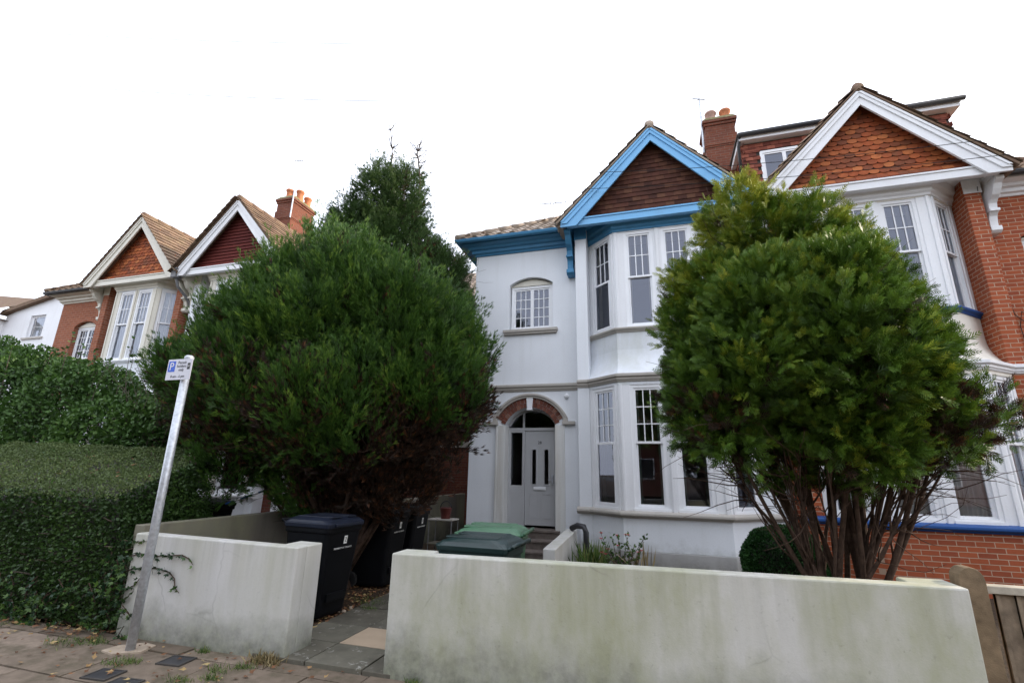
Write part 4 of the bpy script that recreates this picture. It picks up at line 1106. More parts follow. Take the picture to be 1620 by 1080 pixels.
def cover(x, y, w, d, rz, label):
    t = thing('utility_cover', label, 'utility cover', (x, y, 0), rz, 'small dark covers set in the pavement')
    b = MB(); b.box(-w / 2, w / 2, -d / 2, d / 2, -.01, .007); b.build('lid', M['black_gutter'], t, bevel=.003)
    b = MB()
    for x0, x1, y0, y1 in ((-w/2-.015, w/2+.015, -d/2-.015, -d/2), (-w/2-.015, w/2+.015, d/2, d/2+.015), (-w/2-.015, -w/2, -d/2, d/2), (w/2, w/2+.015, -d/2, d/2)):
        b.box(x0, x1, y0, y1, -.01, .010)
    b.build('frame', M['felt'], t); return t
cover(-3.99, 3.59, .20, .16, 0.1, 'dark square cover in the pavement just right of the sign pole')
cover(-4.26, 3.20, .20, .16, 0.1, 'dark square cover in the pavement at the left below the sign pole')
cover(-3.96, 3.12, .20, .16, 0.1, 'dark square cover at the bottom edge nearest the street')

# ================================================================== WHEELIE BINS
def wheelie(label, loc, rz, body, lid, group, sc_=1.0, text=True, number='2', bump=True):
    t = thing('wheelie_bin', label, 'wheelie bin', loc, rz, group)
    b = MB()
    def ring(z, w, d, yo=0, r=.05):
        pts = []
        for sx, sy in ((-1, -1), (1, -1), (1, 1), (-1, 1)):
            for k in range(4):
                a = math.atan2(sy, sx) - PI / 4 + PI / 2 * k / 3
                pts.append((sx * (w / 2 - r) + r * math.cos(a), yo + sy * (d / 2 - r) + r * math.sin(a), z))
        return pts
    def loft(mb, rings, cap0=True, cap1=True):
        n = len(rings[0]); vs = [p for r_ in rings for p in r_]; fs = []
        for i in range(len(rings) - 1):
            for k in range(n):
                kk = (k + 1) % n; fs.append((i * n + k, i * n + kk, (i + 1) * n + kk, (i + 1) * n + k))
        if cap0: fs.append(tuple(range(n - 1, -1, -1)))
        if cap1: fs.append(tuple((len(rings) - 1) * n + k for k in range(n)))
        mb.add(vs, fs)
    loft(b, [ring(.03, .42, .46), ring(.06, .44, .48), ring(.16, .455, .50, 0), ring(.88, .545, .62, -.02), ring(.885, .57, .65, -.02), ring(.90, .575, .655, -.02), ring(.95, .58, .66, -.02), ring(.955, .57, .65, -.02)])
    b.box(-.14, .14, -.285, -.262, .18, .26)                      # foot well on the front
    bo = b.build('body', M[body], t, bevel=.004)
    l = MB()
    loft(l, [ring(.940, .60, .68, -.02, .055), ring(.985, .61, .69, -.02, .06), ring(.99, .59, .67, -.02, .06), ring(1.015, .56, .63, -.02, .09), ring(1.04, .47, .52, -.0, .12), ring(1.048, .36, .40, 0.02, .12)])
    l.box(-.22, .22, -.395, -.36, .955, .985)
    for s_ in (-1, 1): l.box(s_ * .06, s_ * .20, -.30, .20, 1.035, 1.052)
    lo = l.build('lid', M[lid], t, bevel=.008)
    h = MB(); h.smooth = True
    h.tube([(-.27, .36, 1.0), (.27, .36, 1.0)], .016, 10)
    for s_ in (-.25, -.09, .09, .25): h.tube([(s_, .30, .965), (s_, .37, 1.0)], .018, 8)
    h.build('handle', M[body], t)
    for s_ in (-1, 1):
        w = MB(); w.T = TR(s_ * .25, .24, .10) @ Matrix.Rotation(s_ * PI / 2, 4, 'Y')
        w.lathe((0, 0, -.02), [(.02, 0), (.095, 0), (.10, .01), (.10, .04), (.09, .05), (.04, .05), (.03, .04)], 20)
        w.build('wheel', M['rubber'], t)
    if text:
        tilt = math.atan2(.045 + .02, .72)
        fy = lambda z: -(.25 + (.33 - .25) * (z - .16) / .72) - .003
        q = lambda x, z: TR(x, fy(z), z) @ Matrix.Rotation(math.radians(6), 4, 'X') @ UPR
        p = MB(); p.T = q(0.02, .80); p.box(-.025, .025, -.042, .042, 0, .0015); p.build('number_label', M['label_white'], bo)
        text_mesh('number', number, .07, M['ink'], bo, TR(0.02, fy(.80) - .0025, .80) @ Matrix.Rotation(math.radians(6), 4, 'X') @ UPR, extr=.0005)
        text_mesh('owner_text', 'PROPERTY OF TENANTS', .026, M['label_white'], bo, q(0, .715), extr=.0008)
    return t
G1 = 'black wheelie bins along the left side of the path'
wheelie('large black wheelie bin with blue-grey lid nearest the street, behind the short wall', (-3.76, 5.02, .02), PI / 2 - .10, 'bin_black', 'bin_lid_blue', G1, number='2')
wheelie('black wheelie bin in the middle of the path side, below the conifer', (-3.92, 6.52, .02), PI / 2 + .02, 'bin_black', 'bin_black', G1, number='8')
wheelie('black wheelie bin farthest back, partly behind another black bin', (-3.93, 7.22, .02), PI / 2 + .05, 'bin_black', 'bin_black', G1, number='8')
G2 = 'green wheelie bins behind the long wall'
wheelie('wheelie bin with dark blue-green lid just behind the long wall', (-1.58, 4.48, -.03), -PI / 2 - .03, 'bin_dark_green', 'bin_dark_green', G2, text=False)
wheelie('wheelie bin with faded light green lid, second from the long wall', (-1.70, 5.18, -.01), -PI / 2 + .08, 'bin_green', 'bin_green_lid', G2, text=False)
wheelie('black wheelie bin in the next garden behind the hedge', (-7.3, 6.6, .0), PI, 'bin_black', 'bin_black', 'bins in the next garden', text=False)

# ================================================================== TREES AND PLANTS
def A3(*v): return np.array(v, float)

def conifer(root, lobes, dens, size, tpl, mat, up, seed, stems, base, rb, depth=.12, noise=.12, brown=0.0, brown_mat=None, zmin=None, open_bottom=.4,
            tuft=.28, per=20, spread=.6, twigs=0, bark='bark', tclump=2.2, light=0.0, sub=3, inner=.3, btop=.5, gaps=.2, out=1.0, bil=0.0, rs=(.028, .062)):
    """crown built of tufts: each a bundle of small sprays opening round an axis that leans outwards and up"""
    r = np.random.default_rng(seed + 1)
    if bil:                                  # billows: small rounded clumps standing out of the main masses
        small = []
        for (x, y, z, a, b_, c_) in lobes:
            k = max(5, int(((a * b_ + a * c_ + b_ * c_) / 3) * 4 * PI / (bil * bil * 2.6)))
            u = r.normal(size=(k, 3)); u /= np.linalg.norm(u, axis=1, keepdims=True)
            for q in u:
                rr = bil * r.uniform(.65, 1.3)
                small.append((x + q[0] * (a - rr * .55), y + q[1] * (b_ - rr * .55), z + q[2] * (c_ - rr * .6), rr, rr, rr * 1.15))
        big = [(x, y, z, a * .80, b_ * .80, c_ * .80) for (x, y, z, a, b_, c_) in lobes]
        core = np.array(big)
        small = [q for q in small if min((((np.array(q[:3]) - c0[:3]) / c0[3:]) ** 2).sum() for c0 in core) > .62]
        P1, N1, d1 = lobes_points(small, dens, depth * .5, noise, seed, zmin, .2, .3)
        P2, N2, d2 = lobes_points(big, dens * .45, depth, noise, seed + 2, zmin, open_bottom, inner)
        Pt, N, dep = np.concatenate([P1, P2]), np.concatenate([N1, N2]), np.concatenate([d1, d2])
    else: Pt, N, dep = lobes_points(lobes, dens, depth, noise, seed, zmin, open_bottom, inner)
    n = len(Pt)
    cl = clump(Pt, tclump, seed); cl2 = clump(Pt, tclump * 3.5, seed + 9)
    keep = ~((cl2 < gaps) & (r.random(n) < .8))
    Pt, N, cl, cl2 = Pt[keep], N[keep], cl[keep], cl2[keep]; n = len(Pt)
    A = N * out + A3(0, 0, up) + r.normal(size=(n, 3)) * .22
    A /= np.linalg.norm(A, axis=1, keepdims=True)
    TL = tuft * r.uniform(.55, 1.35, n) * (.8 + .5 * cl2)
    Pt = Pt - A * (TL * .45)[:, None] + N * ((cl2 - .5) * .16)[:, None]
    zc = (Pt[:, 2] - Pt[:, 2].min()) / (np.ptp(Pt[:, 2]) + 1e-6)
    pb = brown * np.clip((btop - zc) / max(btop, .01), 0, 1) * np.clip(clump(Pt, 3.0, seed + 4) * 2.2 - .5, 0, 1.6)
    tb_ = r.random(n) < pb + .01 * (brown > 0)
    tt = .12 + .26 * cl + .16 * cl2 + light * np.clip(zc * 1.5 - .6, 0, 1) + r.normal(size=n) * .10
    I = np.repeat(np.arange(n), per); m = len(I)
    t = r.random(m) ** .8
    rad = r.normal(size=(m, 3)); rad -= A[I] * (rad * A[I]).sum(1, keepdims=True); rad /= np.linalg.norm(rad, axis=1, keepdims=True)
    th = spread * (1.0 - .55 * t) * r.uniform(.3, 1.25, m)
    D = A[I] * np.cos(th)[:, None] + rad * np.sin(th)[:, None]
    P = Pt[I] + A[I] * (t * TL[I])[:, None] + rad * (.16 * TL[I] * (1 - .5 * t) * r.random(m))[:, None]
    S = size * r.uniform(.6, 1.25, m) * (1.1 - .35 * t)
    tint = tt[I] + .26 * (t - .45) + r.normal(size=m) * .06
    br = tb_[I]
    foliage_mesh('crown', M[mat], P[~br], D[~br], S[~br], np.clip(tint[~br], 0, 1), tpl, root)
    if brown:
        foliage_mesh('dead_foliage', M[brown_mat], P[br], D[br], S[br], np.clip(.02 + .8 * r.random(br.sum()) ** 3, 0, 1), tpl, root)
    # stems, limbs to every lobe and fine twigs
    rnd = random.Random(seed)
    t = MB(); t.smooth = True
    tips = []
    L = list(lobes)
    for i in range(stems):
        a = 2 * PI * i / stems + rnd.uniform(-.3, .3); rr = rb * rnd.uniform(.25, 1)
        b0 = Vector((base[0] + rr * math.cos(a), base[1] + rr * .8 * math.sin(a), base[2]))
        lb_ = L[i % len(L)]
        tgt = Vector((lb_[0] + rnd.uniform(-.5, .5) * lb_[3], lb_[1] + rnd.uniform(-.5, .5) * lb_[4], lb_[2] + rnd.uniform(-.35, .4) * lb_[5]))
        r0 = rnd.uniform(*rs)
        pts = branch(t, rnd, b0, tgt, r0, r0 * .35, .05, 9)
        for k in range(sub):
            p = pts[rnd.randint(3, 7)]
            q = tgt.lerp(p, .25) + Vector((rnd.uniform(-.55, .55) * lb_[3], rnd.uniform(-.5, .5) * lb_[4], rnd.uniform(-.3, .5) * lb_[5]))
            ps = branch(t, rnd, p, q, r0 * .4, .006, .08, 6)
            tips += ps[2:]
        tips += pts[4:]
    if twigs:
        w = t
        for i in range(twigs):
            p = tips[rnd.randrange(len(tips))]
            d = Vector((p.x - base[0], p.y - base[1], rnd.uniform(-.1, .9))).normalized() + Vector([rnd.uniform(-.7, .7) for _ in range(3)])
            branch(w, rnd, p, p + d * rnd.uniform(.15, .55), rnd.uniform(.003, .008), .0015, .10, 5)
    t.build('trunk', M[bark], root)

FAN = leaf_tpl_fan(4, .58, .052)
BRUSH = leaf_tpl_brush(6, .30, .036)
SPIKE = leaf_tpl_brush(6, .42, .034, 8)

# ---- right-hand thuja behind the long wall
tr = thing('thuja_tree', 'rounded bright green thuja with many bare stems behind the long wall', 'tree', (0, 0, 0))
lobesR = [(1.42, 5.55, 3.05, .98, .95, 1.08), (1.92, 5.5, 4.18, .32, .4, .46), (1.12, 5.45, 4.12, .44, .45, .52), (1.52, 5.5, 3.88, .56, .5, .50),
          (.82, 5.35, 3.05, .50, .62, .74), (.68, 5.25, 2.38, .48, .55, .50), (.74, 5.0, 1.98, .36, .40, .36), (1.92, 5.4, 3.25, .48, .65, .56),
          (2.12, 5.45, 2.60, .46, .6, .46), (2.50, 5.5, 2.12, .43, .5, .31), (2.14, 5.0, 2.15, .42, .42, .35), (1.4, 4.75, 2.75, .85, .55, .75), (1.92, 4.95, 2.55, .50, .5, .52), (1.35, 4.95, 1.98, .75, .5, .38), (2.28, 5.2, 1.88, .42, .4, .24)]
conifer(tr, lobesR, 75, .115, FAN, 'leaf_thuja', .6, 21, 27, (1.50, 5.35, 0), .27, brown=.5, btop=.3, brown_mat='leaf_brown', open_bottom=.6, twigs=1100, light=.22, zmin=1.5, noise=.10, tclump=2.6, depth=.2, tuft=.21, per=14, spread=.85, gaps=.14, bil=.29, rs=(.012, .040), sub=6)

# ---- large dense conifer left of the path
tl = thing('cypress_tree', 'huge dense dark green conifer with browned underside left of the path', 'tree', (0, 0, 0))
lobesL = [(-4.85, 6.2, 3.3, 1.75, 1.5, 1.50), (-4.7, 6.2, 4.30, 1.15, 1.1, .85), (-5.9, 6.1, 3.15, 1.15, 1.1, 1.0), (-6.85, 6.1, 2.95, .85, .85, .72), (-5.6, 6.1, 3.95, .85, .9, .75),
          (-3.7, 6.2, 3.45, 1.1, 1.1, 1.05), (-3.15, 6.2, 2.85, .85, .9, .90), (-2.98, 6.1, 2.35, .62, .7, .62), (-4.6, 5.2, 2.8, 1.3, .7, 1.0), (-3.8, 5.5, 2.3, .95, .7, .7), (-5.6, 5.4, 2.6, .95, .6, .8), (-4.9, 5.7, 1.9, 1.3, .8, .6), (-3.95, 6.1, 1.6, .95, .7, .65), (-4.6, 6.3, 1.35, .9, .7, .6)]
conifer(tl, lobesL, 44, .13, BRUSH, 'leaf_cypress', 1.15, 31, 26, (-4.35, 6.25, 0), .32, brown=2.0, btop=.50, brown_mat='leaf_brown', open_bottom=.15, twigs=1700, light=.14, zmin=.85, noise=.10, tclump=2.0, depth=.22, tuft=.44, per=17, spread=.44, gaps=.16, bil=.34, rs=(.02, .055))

# ---- taller, thinner conifer behind it
tb = thing('tall_conifer', 'taller loose conifer with a sparse tip behind the dense dark conifer', 'tree', (0, 0, 0))
lobesB = [(-5.40, 7.9, 7.15, .50, .6, .80), (-4.88, 7.9, 7.15, .38, .5, .85), (-4.95, 7.9, 6.5, .60, .6, .7), (-5.9, 7.9, 6.6, .50, .6, .6), (-6.35, 7.9, 6.1, .45, .6, .5), (-5.7, 7.9, 5.9, .9, .8, .8), (-5.0, 7.9, 5.8, .9, .9, .9), (-4.15, 7.9, 5.35, .65, .7, .55), (-3.7, 7.8, 5.1, .42, .6, .45), (-3.9, 7.8, 4.55, .7, .7, .5), (-5.1, 7.9, 4.8, 1.3, 1.1, 1.0)]
conifer(tb, lobesB, 95, .125, SPIKE, 'leaf_loose', .8, 41, 12, (-4.9, 7.9, 0), .15, brown=.25, btop=.9, brown_mat='leaf_brown', open_bottom=.1, twigs=500, light=.12, noise=.2, tclump=2.6, depth=.5, tuft=.40, per=20, spread=.6, sub=5, bark='bark_grey', gaps=.16)
w = MB(); rnd = random.Random(6)
for k in range(2):
    p0 = Vector((-5.25 + k * .75, 7.9, 7.2)); top = Vector((-5.35 + k * .72, 7.9, 9.0 - k * .55))
    pts = branch(w, rnd, p0, top, .022, .008, .03, 9)
    for i in range(40):
        p = pts[rnd.randint(3, 8)]
        branch(w, rnd, p, p + Vector((rnd.uniform(-.32, .32), rnd.uniform(-.3, .3), rnd.uniform(.02, .3))), .009, .004, .1, 4)
w.build('bare_tip', M['bark_grey'], tb)

def shoots(root, specs, mat, seed, leafsize=.07, per=14, name='shoot'):
    r = random.Random(seed); w = MB(); LP, LD, LS, LT = [], [], [], []
    for (p0, p1) in specs:
        pts = branch(w, r, p0, p1, .010, .003, .06, 8)
        for k in range(per):
            i = r.randint(1, 7); q = pts[i]
            d = Vector((r.uniform(-1, 1), r.uniform(-1, 1), r.uniform(-.1, .9)))
            LP.append(q + Vector((r.uniform(-.02, .02), 0, r.uniform(-.05, .05)))); LD.append(d); LS.append(leafsize * r.uniform(.6, 1.2)); LT.append(r.uniform(.1, .8))
    w.build(name + '_stems', M['bark_grey'], root)
    foliage_mesh(name + '_leaves', M[mat], np.array([list(q) for q in LP]), np.array([list(q) for q in LD]), np.array(LS), np.array(LT), LEAF1, root)
# ---- clipped hedge at the left
hd = thing('clipped_hedge', 'box-clipped privet hedge with ivy at its foot, at the left end of the short wall', 'hedge', (0, 0, 0))
def hedge_box(corners_b, zt_f, zt_b, n_side, n_top, name_seed):
    pass
rg_ = np.random.default_rng(77)
def quad_pts(a, b, c, d, n, r):
    u, v = r.random(n)[:, None], r.random(n)[:, None]
    a, b, c, d = map(lambda q: np.array(q, float), (a, b, c, d))
    return a * (1 - u) * (1 - v) + b * u * (1 - v) + c * u * v + d * (1 - u) * v
ft = 1.27; bt = 1.80
F0, F1 = (-10.5, 3.98, 0), (-5.42, 3.98, 0)
faces = [((-10.5, 3.96, .0), (-4.98, 3.96, .0), (-5.55, 3.93, ft), (-10.5, 3.93, ft + .05), (0, -1, .05), 30000),
         ((-5.05, 4.0, .2), (-5.6, 5.3, .2), (-5.85, 5.3, bt), (-5.55, 3.95, ft), (1, -.15, .1), 14000)]
PP, NN, SS, TT = [], [], [], []
for a, b_, c_, d_, nn, n in faces:
    p = quad_pts(a, b_, c_, d_, n, rg_); nn = A3(*nn)
    p = p + nn * (rg_.normal(size=n) * .022 + (clump(p, 5, 3) - .5) * .10)[:, None] - nn * (rg_.random(n) ** 2 * .12)[:, None]
    PP.append(p); NN.append(np.tile(nn, (n, 1))); TT.append(.12 + .55 * clump(p, 6, 8) * rg_.random(n))
P = np.concatenate(PP); N = np.concatenate(NN); T = np.concatenate(TT)
foliage_mesh('side_leaves', M['leaf_hedge'], P, N * .5 + rg_.normal(size=P.shape) * .6, rg_.uniform(.024, .05, len(P)), T, LEAF1, hd)
p = quad_pts((-10.5, 3.92, ft + .05), (-5.55, 3.92, ft), (-5.85, 5.3, bt), (-10.5, 5.5, bt + .12), 30000, rg_)
p[:, 2] += (clump(p, 3.5, 2) - .5) * .06 + rg_.normal(size=len(p)) * .008
p[:, 2] -= np.clip(.10 - (p[:, 1] - 3.95), 0, .1) ** 2 * 4
foliage_mesh('top_leaves', M['leaf_hedge_top_lit'], p, rg_.normal(size=p.shape) * .8 + A3(0, -.2, .45), rg_.uniform(.018, .036, len(p)), np.clip(.10 + .7 * clump(p, 5, 6) * rg_.random(len(p)) + .1, 0, 1), LEAF1, hd)
hp = random.Random(31); sp = []
for i in range(120):
    if i < 70: x, y = hp.uniform(-9.5, -5.7), hp.uniform(3.95, 5.2); z = ft + (y - 3.95) * (bt - ft) / 1.35; sp.append(((x, y, z - .05), (x + hp.uniform(-.05, .05), y - hp.uniform(0, .04), z + hp.uniform(.02, .09))))
    else: x, z = hp.uniform(-9.0, -5.2), hp.uniform(.1, 1.2); sp.append(((x, 4.0, z), (x + hp.uniform(-.05, .05), 3.93 - hp.uniform(.02, .09), z + hp.uniform(-.02, .08))))
shoots(hd, sp, 'leaf_shrub', 8, .036, 7, 'stray_shoot')
for o in hd.children:
    if o.name.startswith('stray_shoot'): o['kind'] = 'stuff'
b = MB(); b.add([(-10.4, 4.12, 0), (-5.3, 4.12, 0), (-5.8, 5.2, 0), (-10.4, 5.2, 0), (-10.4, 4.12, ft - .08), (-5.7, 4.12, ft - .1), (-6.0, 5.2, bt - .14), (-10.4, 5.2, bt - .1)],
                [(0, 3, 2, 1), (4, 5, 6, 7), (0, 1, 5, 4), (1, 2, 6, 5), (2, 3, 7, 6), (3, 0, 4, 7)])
b.build('light_blocking_core', M['felt'], hd)  # solid dark core for the inner twigs, added to block light

# ---- looser tall hedge behind
th = thing('privet_hedge', 'tall untrimmed hedge with loose upright shoots behind the clipped hedge', 'hedge', (0, 0, 0))
lobesH = [(-10.9, 6.6, 2.4, 1.6, .9, 1.15), (-9.4, 6.5, 1.95, 1.2, .85, 1.0), (-12.8, 6.6, 2.6, 1.8, .9, 1.35), (-8.5, 6.3, 1.65, .8, .7, .85), (-14.5, 6.8, 2.8, 1.6, 1, 1.5)]
P, N, dep = lobes_points(lobesH, 900, .28, .12, 61, None, .3, .3)
cl = clump(P, 3, 4); r2 = np.random.default_rng(5)
foliage_mesh('leaves', M['leaf_shrub'], P + N * ((cl - .5) * .3)[:, None], N * .4 + r2.normal(size=P.shape) * .6 + A3(0, 0, .3), r2.uniform(.05, .10, len(P)), np.clip(.05 + .5 * cl + .25 * r2.random(len(P)) - .25 * dep, 0, 1), LEAF1, th)  # tint drops for deeper leaves, inner shade put into the colour
rs = random.Random(12); sp = []
for i in range(70):
    x = rs.uniform(-14, -8.2); zt = 3.1 - .22 * abs(x + 11.5) + rs.uniform(.2, .75) if x < -9.5 else 2.5 + rs.uniform(.1, .6)
    y = rs.uniform(5.9, 6.9)
    sp.append(((x, y, zt - .9), (x + rs.uniform(-.25, .3), y, zt + rs.uniform(0, .35))))
shoots(th, sp, 'leaf_shrub', 3, .085, 22)

# ---- leggy shrub in front of the left houses
sh = thing('arching_shrub', 'leggy shrub with arching twigs between the tall hedge and the big conifer', 'shrub', (0, 0, 0))
sp = []
for i in range(46):
    a = rs.uniform(-1.0, 1.5); L = rs.uniform(.8, 2.0)
    sp.append(((-8.4 + rs.uniform(-.3, .4), 6.4 + rs.uniform(-.3, .3), 1.6 + rs.uniform(-.4, .3)), (-8.4 + math.sin(a) * L * .95, 6.3 + rs.uniform(-.5, .4), 1.9 + math.cos(a) * L * 1.15)))
shoots(sh, sp, 'leaf_shrub', 9, .075, 20)

# ---- clipped ball shrub
bl = thing('ball_shrub', 'round clipped evergreen bush against the white bay, behind the thuja stems', 'shrub', (0, 0, 0))
P, N, dep = lobes_points([(1.50, 7.3, .52, .50, .45, .46)], 9000, .12, .05, 71)
foliage_mesh('leaves', M['leaf_ball'], P, N + r2.normal(size=P.shape) * .5, r2.uniform(.022, .042, len(P)), np.clip(.3 * clump(P, 9, 2) + .45 * r2.random(len(P)) - .2 * dep, 0, 1), LEAF1, bl)  # leaves further in are coloured darker, standing in for shade
b = MB(); b.smooth = True; b.lathe((1.5, 7.3, .52), [(.01, -.38), (.25, -.32), (.38, -.1), (.38, .1), (.25, .3), (.02, .37)], 14); b.build('light_blocking_core', M['felt'], bl)  # dark filler added inside so light does not pass through the ball

# ---- ivy runners
def ivy(label, runs, seed, size=.055, loc=None):
    root = thing('ivy', label, 'ivy', (0, 0, 0)); r = random.Random(seed); w = MB(); LP, LD, LS, LT = [], [], [], []
    for run in runs:
        pts = [Vector(p) for p in run]
        w.tube(pts, [.005] * (len(pts) - 1) + [.002], 5)
        for i in range(len(pts) - 1):
            n = max(2, int((pts[i + 1] - pts[i]).length / .022))
            for k in range(n):
                q = pts[i].lerp(pts[i + 1], (k + r.random()) / n)
                LP.append((q.x + r.uniform(-.02, .02), q.y - .012, q.z + r.uniform(-.02, .02))); LD.append((r.uniform(-1, 1), -.45, r.uniform(-1, .6))); LS.append(size * r.uniform(.6, 1.1)); LT.append(r.uniform(0, .7) if i < len(pts) - 2 else r.uniform(.5, 1))
    w.build('stems', M['bark'], root)
    tpl = np.array([[[0, 0, 0], [.34, .05, .12], [.5, .0, .5], [.12, .06, .42]], [[0, 0, 0], [.12, .06, .42], [0, 0, 1.0], [-.12, .06, .42]], [[0, 0, 0], [-.12, .06, .42], [-.5, 0, .5], [-.34, .05, .12]]], float)
    foliage_mesh('leaves', M['leaf_ivy'], np.array(LP), np.array(LD), np.array(LS), np.array(LT), tpl, root)
W0 = 3.862
ivy('ivy runners creeping across the left end of the short white wall',
    [[(-5.3, W0, .66), (-5.0, W0, .74), (-4.78, W0, .73), (-4.60, W0, .745), (-4.46, W0, .76), (-4.36, W0, .73), (-4.30, W0, .68)],
     [(-5.35, W0, .50), (-5.05, W0, .60), (-4.75, W0, .62), (-4.58, W0, .60), (-4.50, W0, .55), (-4.47, W0, .47), (-4.41, W0, .43)],
     [(-5.4, W0, .30), (-5.15, W0, .38), (-4.98, W0, .46), (-4.92, W0, .55)], [(-5.3, W0, .25), (-5.1, W0, .30), (-4.99, W0, .40)], [(-5.3, W0, .85), (-5.1, W0, .84), (-4.95, W0, .86)]], 4)
rr_ = random.Random(8); runs = []
for i in range(60):
    x = rr_.uniform(-7.2, -5.0); z = rr_.uniform(.0, .45) if x < -5.6 else rr_.uniform(0, .9) * min(1, (-4.95 - x) * 1.4 + .45)
    runs.append([(x, W0 - .03 + rr_.uniform(-.04, .05), max(.02, z)), (x + rr_.uniform(-.15, .15), W0 - .04, max(.02, z - .1)), (x + rr_.uniform(-.2, .2), W0 - .05, max(.02, z - .2 * rr_.random()))])
ivy('dark ivy growing round the foot of the clipped hedge', runs, 14, .06)

# ---- grass, litter, flowers
def blades(name, label, cat, spots, mat, n, h, seed, spread=.08, lean=.5, kind=None, w=.10):
    r = np.random.default_rng(seed); P = []
    for (x, y, z, s) in spots:
        q = r.normal(size=(n, 3)) * np.array([s, s * .55, 0]) + np.array([x, y, z]); P.append(q)
    P = np.concatenate(P); D = r.normal(size=P.shape) * lean + A3(0, 0, 1)
    D[:, 2] = np.abs(D[:, 2])
    tpl = np.array([[[-w / 2, 0, 0], [w / 2, 0, 0], [w / 3, .04, .6], [0, .16, 1.0]]], float)
    o = foliage_mesh(name, M[mat], P, D, h * r.uniform(.4, 1.2, len(P)), r.random(len(P)), tpl, None, kind=kind)
    tag(o, label, cat); return o
blades('grass', 'short grass growing in the pavement joints and along the walls', 'grass',
       [(-5.35, 3.55, 0, .09), (-5.2, 3.62, 0, .08), (-5.05, 3.68, 0, .06), (-6.6, 3.7, 0, .12), (-6.9, 3.75, 0, .1), (-4.4, 3.38, 0, .06), (-4.3, 3.45, 0, .05), (-3.5, 3.55, 0, .05), (-3.35, 3.66, 0, .05), (-3.42, 3.4, 0, .04), (-3.6, 3.3, 0, .05), (-3.95, 3.82, 0, .03), (-3.3, 3.83, 0, .05),
        (-1.0, 3.84, 0, .04), (-1.9, 3.84, 0, .03), (-.3, 3.84, 0, .04), (.6, 3.84, 0, .03), (-3.35, 5.6, .02, .08), (-3.5, 5.75, .02, .1), (-3.3, 5.4, .02, .05)], 'grass', 110, .05, 3, kind='stuff')
blades('dry_weeds', 'dry brownish weeds at the right foot of the short wall', 'weeds', [(-3.22, 3.80, 0, .05), (-3.32, 3.80, 0, .05)], 'straw', 90, .10, 4)
blades('ornamental_grass', 'tuft of long grass beside the step wall under the white bay', 'grass', [(-1.15, 8.2, .05, .10), (-1.0, 8.3, .05, .08)], 'grass', 80, .46, 5, lean=.28, w=.011)
blades('dry_grass', 'thin dry stalks beside the pink flowers', 'grass', [(-.35, 8.0, .05, .1)], 'straw', 34, .52, 6, lean=.28, w=.010)
rl = np.random.default_rng(9)
def litter(name, label, xs, ys, n, z, seed, size=(.03, .07), kind='stuff'):
    r = np.random.default_rng(seed); P = np.stack([r.uniform(*xs, n), r.uniform(*ys, n), np.full(n, z) + r.random(n) * .012], 1)
    D = r.normal(size=P.shape); D[:, 2] = np.abs(D[:, 2]) * .12
    tpl = np.array([[[0, 0, 0], [.3, .08, .35], [.1, .03, .6], [0, 0, .5]], [[0, 0, 0], [0, 0, .5], [-.1, .03, .6], [-.3, .08, .35]], [[0, 0, .45], [.12, .03, .6], [0, .1, 1], [-.12, .03, .6]]], float)
    roll = r.choice([0, PI], n) + r.normal(size=n) * .25
    # lay them flat: build with explicit frames
    o = foliage_mesh(name, M['fallen'], P, D, r.uniform(*size, n), r.random(n) ** 1.5, tpl, None, roll=roll, kind=kind)
    tag(o, label, 'leaves'); return o
litter('fallen_leaves', 'fallen brown leaves scattered on the pavement along the hedge and wall', (-8.5, -2.3), (3.0, 3.86), 260, .012, 1)
litter('fallen_leaves', 'drift of fallen leaves at the foot of the clipped hedge', (-8.5, -5.1), (3.66, 3.95), 170, .015, 6, (.04, .08))
litter('fallen_leaves', 'thick orange brown leaf litter on the soil beside the garden path', (-4.6, -3.44), (4.2, 7.2), 1500, .02, 2)
litter('fallen_leaves', 'dry leaves lying on top of the clipped hedge', (-8.5, -5.7), (4.3, 5.2), 26, 1.66, 3, (.04, .07))
for i, o in enumerate([o for o in COL.objects if o.name.startswith('fallen_leaves')][-1:]):
    me = o.data
    for v in me.vertices: v.co.z = v.co.z - 1.66 + ft + .03 + (v.co.y - 3.95) * (bt - ft) / 1.4
rb_ = thing('rose_bush', 'small rose bush with pink flowers under the white bay', 'flowers', (0, 0, 0))
r = random.Random(4); sp = [((-.55 + r.uniform(-.1, .1), 8.0, .05), (-.55 + r.uniform(-.42, .35), 8.0 + r.uniform(-.15, .15), r.uniform(.35, .72))) for _ in range(22)]
shoots(rb_, sp, 'leaf_shrub', 5, .06, 16, 'rose')
for i in range(11):
    a, q = sp[i]
    f = MB()
    for k in range(14):
        u = 2 * PI * k / 7; rr = .012 if k < 7 else .028
        f.add([(q[0], q[1], q[2]), (q[0] + rr * math.cos(u - .4), q[1] + rr * math.sin(u - .4), q[2] + .018), (q[0] + rr * 1.3 * math.cos(u), q[1] + rr * 1.3 * math.sin(u), q[2] + .026), (q[0] + rr * math.cos(u + .4), q[1] + rr * math.sin(u + .4), q[2] + .018)], [(0, 1, 2, 3)], r.random())
    f.build('flower', M['petal'], rb_)

